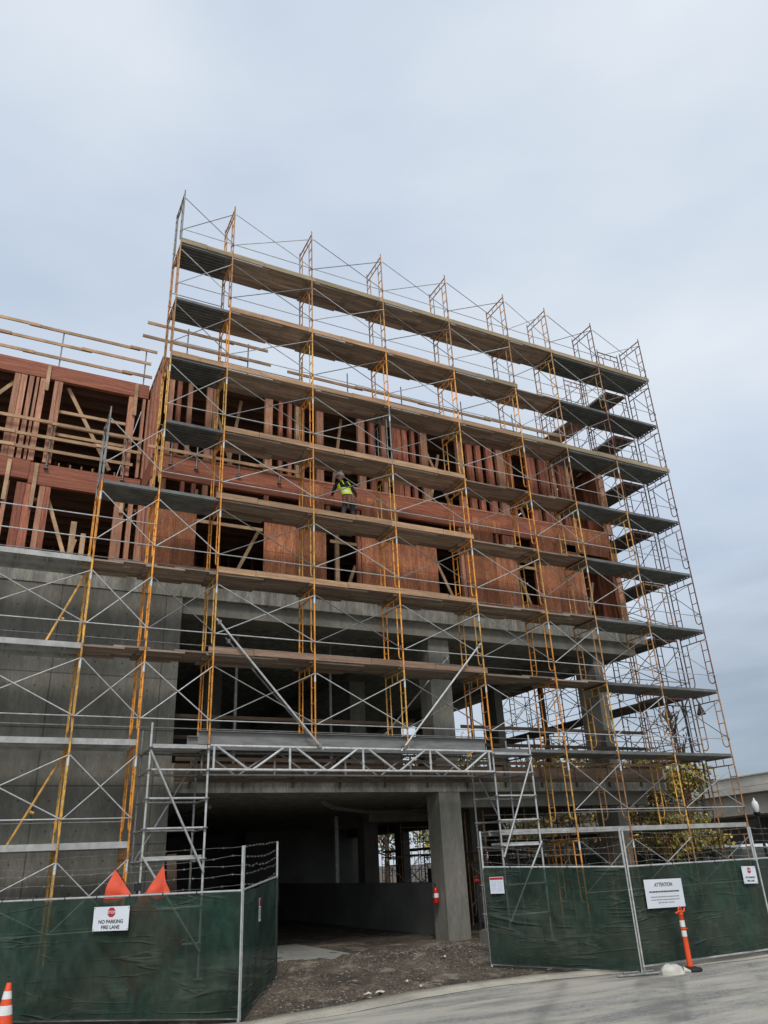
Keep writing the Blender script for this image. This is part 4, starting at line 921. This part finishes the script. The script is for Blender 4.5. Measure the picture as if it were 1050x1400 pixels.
m = MB(); m.sphere((x, y, 1.1), .055, 12, 8, (1, 1, 1.3)); m.tube((x - .1, y - .03, 1.1), (x + .1, y - .03, 1.1), .04, 12); m.lathe([(.0, 1.19), (.06, 1.19), (.06, 1.21), (0, 1.21)], 14, (x, y, 0)); part(m, 'valve', 'redold', t)
m = MB(); m.box((8.32, -.55, -.6), (9.5, .35, .06)); m.box((8.36, -.5, .06), (9.46, .3, .09))
solo(m, 'concrete_plinth', 'column', (8.9, -.1, -.3), 'low grey concrete plinth between the entrance column and the right fence', 'plinth')
x, y = 10.55, 5.6; z = -.2
t = thing('utility_cabinet', (x, y, z), 'dark tall utility cabinet behind the entrance column', 'cabinet')
m = MB(); m.box((x - .42, y - .25, z), (x + .42, y + .25, z + 1.6)); part(m, 'body', 'cargrey', t)
for s in (-1, 1):
    m = MB(); m.box((x + s * .205 - .19, y - .27, z + .12), (x + s * .205 + .19, y - .252, z + 1.52)); dd = part(m, 'door', 'blackmetal', t)
    m = MB(); m.box((x + s * .05 - .012, y - .3, z + .75), (x + s * .05 + .012, y - .272, z + .95)); part(m, 'handle', 'galvdull', dd)
m = MB(); m.beam((1.2, .75, -.2), (1.06, .9, 2.0), .2, .05, (0, 1, 0)); solo(m, 'leaning_plank', 'form', (1.15, .8, -.2), 'brown plank leaning inside the left grey tower', 'plank')

# rubble and litter
rb = MB(); rr = random.Random(11)
def rock(c, r):
    vs = []
    for i in range(3):
        for k in range(5):
            a = 2 * math.pi * k / 5 + i * .4; q_ = r * rr.uniform(.6, 1.1) * (.6, 1, .65)[i]
            vs.append((c[0] + q_ * math.cos(a), c[1] + q_ * math.sin(a) * .9, c[2] + r * (-.3, .15, .55)[i] * rr.uniform(.7, 1.1)))
    fs = [(i * 5 + k, i * 5 + (k + 1) % 5, (i + 1) * 5 + (k + 1) % 5, (i + 1) * 5 + k) for i in range(2) for k in range(5)] + [(10, 11, 12, 13, 14)]
    rb.add(vs, fs)
for i in range(2600):
    if i < 1000: x, y = rr.gauss(7.3, 1.0), rr.gauss(-.2, .9)
    elif i < 1300: x, y = rr.uniform(1.6, 3.4), rr.uniform(-3.8, -1)
    else: x, y = rr.uniform(2, 8.5), rr.uniform(-3.6, 1.3)
    if y < edge_y(x) + .05 or y > 1.55: continue
    rock((x, y, gh(x, y)), abs(rr.gauss(.0, .013)) + .005)
o = part(rb, 'rubble', nmat('rubble_stone', (.24, .215, .175), .95, var=.4, scale=3)); o['kind'] = 'stuff'
paper = [((3.55, -3.35), .2, .07, .5, 'curled strip of white paper on the dirt near the road'), ((3.95, -3.1), .16, .1, 1.2, 'crumpled white paper scrap beside the paper strip'), ((4.75, -2.6), .09, .06, .2, 'small white scrap in the middle of the dirt'),
         ((4.75, -3.2), .07, .05, 2.0, 'tiny white scrap close to the gutter'), ((6.5, -1.0), .12, .06, .1, 'white scrap at the foot of the rubble heap'), ((3.9, -2.1), .3, .05, .15, 'long pale splinter lying across the dirt'), ((5.1, -3.05), .33, .02, -.1, 'thin pale stick lying near the gutter'), ((7.6, -3.2), .3, .06, .25, 'flat pale wood offcut before the right fence')]
for (px, py_), l, w_, a, lb in paper:
    m = MB(); z = gh(px, py_) + .02; ca, sa = math.cos(a), math.sin(a); sd = px * 3
    def pf(u, v):
        x = (u - .5) * l; y = (v - .5) * w_ + .35 * w_ * math.sin(u * 7 + sd)
        return V((px + x * ca - y * sa, py_ + x * sa + y * ca, z + .022 + .022 * noise.noise((u * 3 + sd, v * 2, 1)) + (.03 * abs(u - .5) if l < .25 else 0)))
    m.grid(pf, 12, 4); nb = len(m.v); m.add([(a_, b_, c_ - .006) for a_, b_, c_ in m.v], [f[::-1] for f in m.f[:]], True)
    wood = 'splinter' in lb or 'stick' in lb or 'offcut' in lb
    solo(m, 'wood_offcut' if wood else 'paper_scrap', 'plank' if wood else 'paper', (px, py_, z), lb, 'wood scrap' if wood else 'paper scrap')

# ------------------------------------------------------------------ worker on the scaffold
def skin_body(chains, name, levels=2):
    verts = []; edges = []; rad = []; index = {}
    for ch in chains:
        prev = None
        for key, p, r in ch:
            if key in index: i = index[key]
            else: i = len(verts); index[key] = i; verts.append(p); rad.append(r)
            if prev is not None and prev != i: edges.append((prev, i))
            prev = i
    me = bpy.data.meshes.new(name); me.from_pydata(verts, edges, []); o = bpy.data.objects.new(name, me); C.objects.link(o)
    sk = o.modifiers.new('s', 'SKIN'); sk.use_smooth_shade = True
    for i, r in enumerate(rad): me.skin_vertices[0].data[i].radius = (r, r * .92)
    me.skin_vertices[0].data[0].use_root = True
    su = o.modifiers.new('u', 'SUBSURF'); su.levels = levels; su.render_levels = levels
    bpy.context.view_layer.update()
    out = bpy.data.meshes.new_from_object(o.evaluated_get(bpy.context.evaluated_depsgraph_get())); bpy.data.objects.remove(o)
    for p in out.polygons: p.use_smooth = True
    return out
wx, wy, wz = 5.36, .62, zb(4) + .087
J = lambda x, y, z: (wx + x, wy + y, wz + z)
# faces the building (+y), leaning toward the left (-x)
pel = ('pel', J(0, 0, .90), .145); bel = ('bel', J(-.05, .03, 1.06), .135); che = ('che', J(-.12, .07, 1.26), .165); nec0 = ('nk0', J(-.17, .09, 1.42), .10); nec = ('nk', J(-.19, .11, 1.50), .058)
head = [('h1', J(-.20, .125, 1.56), .072), ('h2', J(-.205, .135, 1.64), .092), ('h3', J(-.205, .13, 1.71), .080), ('h4', J(-.205, .125, 1.745), .045)]
chains = [[pel, bel, che, nec0, nec] + head,
    [pel, ('lh', J(-.1, 0, .86), .105), ('lk', J(-.15, .07, .47), .072), ('la', J(-.14, .0, .09), .05), ('lt', J(-.15, .15, .045), .045)],
    [pel, ('rh', J(.1, 0, .86), .105), ('rk', J(.13, .05, .47), .072), ('ra', J(.16, -.04, .09), .05), ('rt', J(.19, .11, .045), .045)],
    [nec0, ('ls', J(-.33, .1, 1.36), .075), ('le', J(-.38, .28, 1.14), .052), ('lw', J(-.30, .46, 1.2), .036), ('lp', J(-.285, .53, 1.215), .040)],
    [nec0, ('rs', J(.04, .05, 1.37), .075), ('re', J(.22, .0, 1.12), .054), ('rw', J(.25, .09, .88), .036), ('rp', J(.25, .115, .80), .040)]]
man = thing('person', (wx, wy, wz), 'worker in black with a yellow safety vest and white hard hat on the scaffold', 'person')
body = skin_body(chains, 'body')
for mm in ('jacket', 'trousers', 'skin', 'leather'): body.materials.append(M[mm])
for p in body.polygons:
    c = p.center - V((wx, wy, wz))
    if c.z < .12: p.material_index = 3
    elif c.z < .93 and abs(c.x) < .235 and c.y < .2: p.material_index = 1
    if (c - V((-.285, .53, 1.215))).length < .075 or (c - V((.25, .115, .80))).length < .075 or c.z > 1.475: p.material_index = 2
body.transform(Matrix.Translation(-V((wx, wy, wz))))
bo = bpy.data.objects.new('body', body); C.objects.link(bo); bo.parent = man; ORG[bo.name] = ORG[man.name]
m = MB()
def finger(b, d, l, r, curl):
    pts = [V(b)]; d = V(d).normalized(); cu = V(curl)
    for i in range(3): pts.append(pts[-1] + d * l * (.42, .32, .26)[i]); d = (d + cu * .45).normalized()
    m.path(pts, [r, r * .95, r * .85, r * .6], 7)
for i, (dx, l) in enumerate(((-.03, .075), (-.01, .085), (.01, .08), (.028, .065))):
    finger(J(.25 + dx * .3, .115 + dx, .775), (0, .1, -1), l, .0088, (-.3, .5, 0)); finger(J(-.285 + dx, .545, 1.225 + .1 * abs(dx)), (0, 1, .1), l, .0088, (0, .2, -.7))
finger(J(.235, .15, .81), (-.2, .6, -.7), .065, .0095, (-.3, 0, -.4)); finger(J(-.255, .52, 1.2), (.7, .6, -.1), .065, .0095, (-.3, .4, 0))
part(m, 'fingers', 'skin', man)
m = MB(); hx, hy, hz = J(-.205, .13, 1.655)
m.lathe([(.118, .0), (.121, .03), (.113, .075), (.085, .118), (.045, .14), (0, .146)], 20, (hx, hy, hz)); m.lathe([(.118, .004), (.145, -.004), (.145, -.012), (.115, -.006)], 20, (hx, hy + .012, hz))
m.box((hx - .013, hy - .1, hz + .105), (hx + .013, hy + .1, hz + .145)); part(m, 'hard_hat', 'white', man)
m = MB()
for s in (-1, 1): m.sphere((hx + s * .09, hy + .0, hz - .03), .022, 8, 6, (.5, .8, 1.3))
m.sphere((hx, hy + .095, hz - .035), .016, 8, 6); part(m, 'ears_and_nose', 'skin', man)
m = MB()
def vestring(z, cx, cy, rx_, ry_): return [(wx + cx + rx_ * math.cos(2 * math.pi * k / 20), wy + cy + ry_ * math.sin(2 * math.pi * k / 20), wz + z) for k in range(20)]
rings = [vestring(1.0, -.03, .02, .165, .152), vestring(1.1, -.062, .04, .163, .15), vestring(1.2, -.1, .06, .19, .168), vestring(1.3, -.13, .075, .192, .168), vestring(1.36, -.148, .082, .165, .145)]
for a, b in zip(rings, rings[1:]): m.add(a + b, [(k, (k + 1) % 20, 20 + (k + 1) % 20, 20 + k) for k in range(20) if (a in (rings[0], rings[1])) or (k in (0, 1, 2, 17, 18, 19, 10, 11))], True)
ve = part(m, 'safety_vest', 'vest', man)
m = MB()
for s in (-1, 1): m.path([J(-.1 + s * .1, -.118, 1.28), J(-.14 + s * .09, -.07, 1.40), J(-.165 + s * .075, .06, 1.455), J(-.15 + s * .08, .2, 1.38)], .02, 6)
part(m, 'vest_strap', 'vest', ve)
m = MB(); ra, rb_ = vestring(1.06, -.05, .032, .169, .157), vestring(1.10, -.062, .04, .169, .157); m.add(ra + rb_, [(k, (k + 1) % 20, 20 + (k + 1) % 20, 20 + k) for k in range(20)], True); part(m, 'reflective_stripe', 'reflect', ve)
m = MB(); ra, rb_ = vestring(.90, .0, .0, .172, .155), vestring(.97, -.02, .01, .172, .156); m.add(ra + rb_, [(k, (k + 1) % 20, 20 + (k + 1) % 20, 20 + k) for k in range(20)], True)
for dx, dy in ((-.16, -.06), (.05, -.165), (.15, -.08), (-.07, -.16)): m.box(J(dx - .055, dy - .04, .70), J(dx + .055, dy + .035, .93))
part(m, 'tool_belt', 'leather', man)

# ------------------------------------------------------------------ background
def tree(x, y, h, crown_r, crown_h, nleaf, seed, label, mats, base=None, leaf=.11, sparse=0., group='trees behind the site'):
    rn = random.Random(seed); z = gz(x, y); t = thing('tree', (x, y, z), label, 'tree', group)
    m = MB(); tips = []
    th = h - crown_h * .75
    pts = [V((x + .12 * math.sin(i * 1.3 + seed), y + .1 * math.cos(i * 1.7), z - .1 + (h * .95) * i / 7)) for i in range(8)]
    m.path(pts, [.15 * (h / 6) * (1 - i / 8.3) for i in range(8)], 8)
    for i in range(26):
        f = rn.uniform(.3, 1); p0 = pts[min(6, int(f * 7))].lerp(pts[min(7, int(f * 7) + 1)], (f * 7) % 1)
        a = rn.uniform(0, 6.28); rr_ = crown_r * rn.uniform(.55, 1.05) * (1.15 - .75 * max(0, f - .4)); up = rn.uniform(.1, .55) * crown_h * .5
        d = V((math.cos(a) * rr_, math.sin(a) * rr_, up)); p1 = p0 + d * .5 + V((0, 0, .12)); p2 = p0 + d
        m.path([p0, p1, p2], [.045 * h / 6, .026 * h / 6, .008], 5); tips += [(p1, .7), (p2, 1.)]
        for q_ in range(3):
            e = p1.lerp(p2, rn.uniform(.1, 1)); e2 = e + V((rn.gauss(0, .4), rn.gauss(0, .4), rn.uniform(0, .5))) * crown_r * .4
            m.path([e, (e + e2) / 2 + V((0, 0, .05)), e2], [.016, .01, .004], 4); tips.append((e2, .8))
    part(m, 'trunk', 'bark', t)
    lm = MB(); 
    for i in range(nleaf):
        c, sp_ = rn.choice(tips); s = crown_r * .2 * sp_
        p = c + V((rn.gauss(0, s), rn.gauss(0, s), rn.gauss(0, s * .9)))
        a = V((rn.gauss(0, 1), rn.gauss(0, 1), rn.gauss(0, .7))).normalized(); b = a.orthogonal().normalized(); b = (Matrix.Rotation(rn.uniform(0, 6.28), 3, a) @ b); l = leaf * rn.uniform(.6, 1.4)
        k = a * .12 * l
        lm.add([p - b * l, p + a.cross(b) * l * .5 + k, p + b * l, p - a.cross(b) * l * .5 + k], [(0, 1, 2), (0, 2, 3)], False, rn.choices(range(len(mats)), [3, 2, 1][:len(mats)])[0])
    part(lm, 'crown', mats, t)
tree(20.2, 5.0, 4.4, 1.3, 3.3, 6500, 1, 'yellowing bushy tree behind the right corner of the scaffold', ['leafy', 'leafg', 'leafo'], leaf=.085)
tree(22.4, 6.2, 7.0, .8, 4.4, 170, 2, 'nearly bare tall tree beside the double-armed street lamp', ['leafg', 'leafo'], leaf=.08)
tree(26, 18, 6.5, 2.6, 5, 3000, 3, 'brown and green tree seen through the open garage bays', ['leafo', 'leafg', 'leafy'], leaf=.12)
tree(23, 25, 7, 2.8, 5.5, 3200, 4, 'pale green tree seen far back through the garage openings', ['leafg', 'leafy'], leaf=.13)
tree(30, 18.5, 6, 2.2, 4.6, 2500, 5, 'brownish tree in front of the overpass', ['leafo', 'leafy', 'leafg'], leaf=.12)
tree(29, 24, 6.4, 2.8, 5, 2600, 6, 'darker green tree farther back before the overpass', ['leafg', 'leafo'], leaf=.13)
tree(22.5, 33, 7.5, 3.2, 6, 3000, 9, 'broad dull green tree at the very back of the site', ['leafg', 'leafo'], leaf=.14)
# overpass
ov = thing('overpass', (63, 45, -.48), 'long concrete highway overpass crossing behind the site', 'overpass')
p0, p1 = V((44, -60, 0)), V((69, 110, 0)); d = (p1 - p0).normalized(); n = V((d.y, -d.x, 0))
if n.dot(V(CAM) - p0) < 0: n = -n
def obar(name, off, z0, z1, th, mat='overpass'):
    m = MB(); c0 = p0 + n * off; c1 = p1 + n * off
    m.beam(c0 + V((0, 0, (z0 + z1) / 2)), c1 + V((0, 0, (z0 + z1) / 2)), th, z1 - z0); return part(m, name, mat, ov)
obar('parapet', .3, 6.3, 7.1, .3); obar('coping', .34, 7.104, 7.2, .5); obar('deck', -6, 5.75, 6.25, 13.5); obar('girder', -1.2, 4.1, 5.72, 1.0); obar('girder', -5, 4.1, 5.72, 1.0); obar('girder', -9, 4.1, 5.72, 1.0)
for s in (20, 48, 76, 104, 132):
    c = p0 + d * s - n * 5; m = MB(); m.beam(c + n * 4 + V((0, 0, 3.6)), c - n * 5 + V((0, 0, 3.6)), 1.4, .95); part(m, 'pier_cap', 'overpass', ov)
    m = MB(); m.tube(c + V((0, 0, -.6)), c + V((0, 0, 3.1)), .7, 16); part(m, 'pier', 'overpass', ov)
m = MB(); c0 = p0 - n * 12.5; c1 = p1 - n * 12.5; m.beam(c0 + V((0, 0, 2.2)), c1 + V((0, 0, 2.2)), .5, 5.6); part(m, 'abutment_wall', 'column', ov)
# street lamps
x, y = 25.4, 8.2; z = gz(x, y)
t = thing('street_lamp', (x, y, z), 'black double-armed street lamp with a banner seen through the scaffold corner', 'street lamp')
m = MB(); m.tube((x, y, z), (x, y, z + .8), .14, 12, .1); m.tube((x, y, z + .8), (x, y, 7.75), .075, 12, .05); m.sphere((x, y, 7.95), .09); part(m, 'pole', 'blackmetal', t)
for s in (-1, 1):
    dx, dy = .5 * s, -.5 * s
    m = MB(); m.path([(x + dx * .03, y + dy * .03, 7.0), (x + dx * .15, y + dy * .15, 7.55), (x + dx * .5, y + dy * .5, 7.95), (x + dx * .85, y + dy * .85, 7.85), (x + dx, y + dy, 7.55)], .032, 8); part(m, 'arm', 'blackmetal', t)
    m = MB(); m.lathe([(.03, .12), (.05, .05), (.09, -.1), (.19, -.38), (.2, -.42), (.0, -.4)], 14, (x + dx, y + dy, 7.5)); part(m, 'lamp_head', 'blackmetal', t)
m = MB(); m.box((x - .32, y + .22, 4.05), (x - .02, y + .25, 5.3)); part(m, 'banner', 'banner', t)
x, y = 23.6, 4.15; z = gz(x, y)
t = thing('street_lamp', (x, y, z), 'short lamp post with a white acorn globe near the right edge', 'street lamp')
m = MB(); m.tube((x, y, z), (x, y, z + .5), .11, 12, .08); m.tube((x, y, z + .5), (x, y, 2.65), .055, 12, .045); m.lathe([(.05, 2.6), (.12, 2.68), (.13, 2.74)], 14, (x, y, 0)); part(m, 'pole', 'blackmetal', t)
m = MB(); m.lathe([(.08, 2.74), (.12, 2.84), (.135, 2.96), (.10, 3.10), (.05, 3.15), (.02, 3.24), (0, 3.26)], 16, (x, y, 0)); part(m, 'globe', 'lampglass', t)
# vehicles on the road beyond
def car(x, y, a, label, mat, van):
    z = -.48; t = thing('parked_car' if not van else 'parked_van', (x, y, z), label, 'van' if van else 'car')
    T = Matrix.Translation((x, y, 0)) @ Matrix.Rotation(a, 4, 'Z')
    L_, W_, h1, h2 = (5.2, 2.0, 1.1, 2.15) if van else (4.5, 1.8, .92, 1.48)
    prof = [(-L_ / 2, .3), (L_ / 2, .3), (L_ / 2, .75), (L_ / 2 - .15, h1 - .1)] + ([(L_ / 2 - .9, h1), (L_ / 2 - 1.6, h2), (-L_ / 2 + .1, h2), (-L_ / 2, h2 - .25)] if van else [(L_ / 2 - 1.15, h1), (L_ / 2 - 1.9, h2), (-L_ / 2 + 1.3, h2), (-L_ / 2 + .5, h1), (-L_ / 2, h1 - .08)])
    m = MB(); n_ = len(prof)
    m.add([(px, -W_ / 2 * (.86 if pz > h1 else 1), z + pz) for px, pz in prof] + [(px, W_ / 2 * (.86 if pz > h1 else 1), z + pz) for px, pz in prof],
          [tuple(range(n_)), tuple(range(n_, 2 * n_))[::-1]] + [(i, i + n_, (i + 1) % n_ + n_, (i + 1) % n_) for i in range(n_)]); m.xf(T); part(m, 'body', mat, t)
    for s in (-1, 1):
        m = MB(); xa, xb = (L_ / 2 - 1.9, L_ / 2 - 1.2) if van else (L_ / 2 - 2.0, -L_ / 2 + 1.2)
        yy = s * W_ / 2 * .93; m.add([(L_ / 2 - 1.25, yy + s * .06, z + h1 + .02), (-L_ / 2 + (.9 if not van else 2.9), yy + s * .06, z + h1 + .02), (-L_ / 2 + (1.4 if not van else 2.9), yy - s * .02, z + h2 - .12), (L_ / 2 - 1.85, yy - s * .02, z + h2 - .12)], [(0, 1, 2, 3)]); m.xf(T); part(m, 'window', 'glass', t)
    for sx in (-1, 1):
        for s in (-1, 1):
            m = MB(); m.tube((sx * L_ * .31, s * (W_ / 2 - .2), z + .33), (sx * L_ * .31, s * (W_ / 2 + .02), z + .33), .33, 16); m.xf(T); wl = part(m, 'wheel', 'black', t)
            m = MB(); m.tube((sx * L_ * .31, s * (W_ / 2 + .02), z + .33), (sx * L_ * .31, s * (W_ / 2 + .035), z + .33), .2, 12); m.xf(T); part(m, 'rim', 'galv', wl)
car(30.5, 12.6, 1.5, 'white van parked beyond the site, seen through the scaffold at right', 'carwhite', True)
car(33.5, 6.5, 1.3, 'grey car parked by the overpass near the right edge', 'cargrey', False)
car(27.5, 27, 1.4, 'white car glimpsed through the open garage bays', 'carwhite', False)
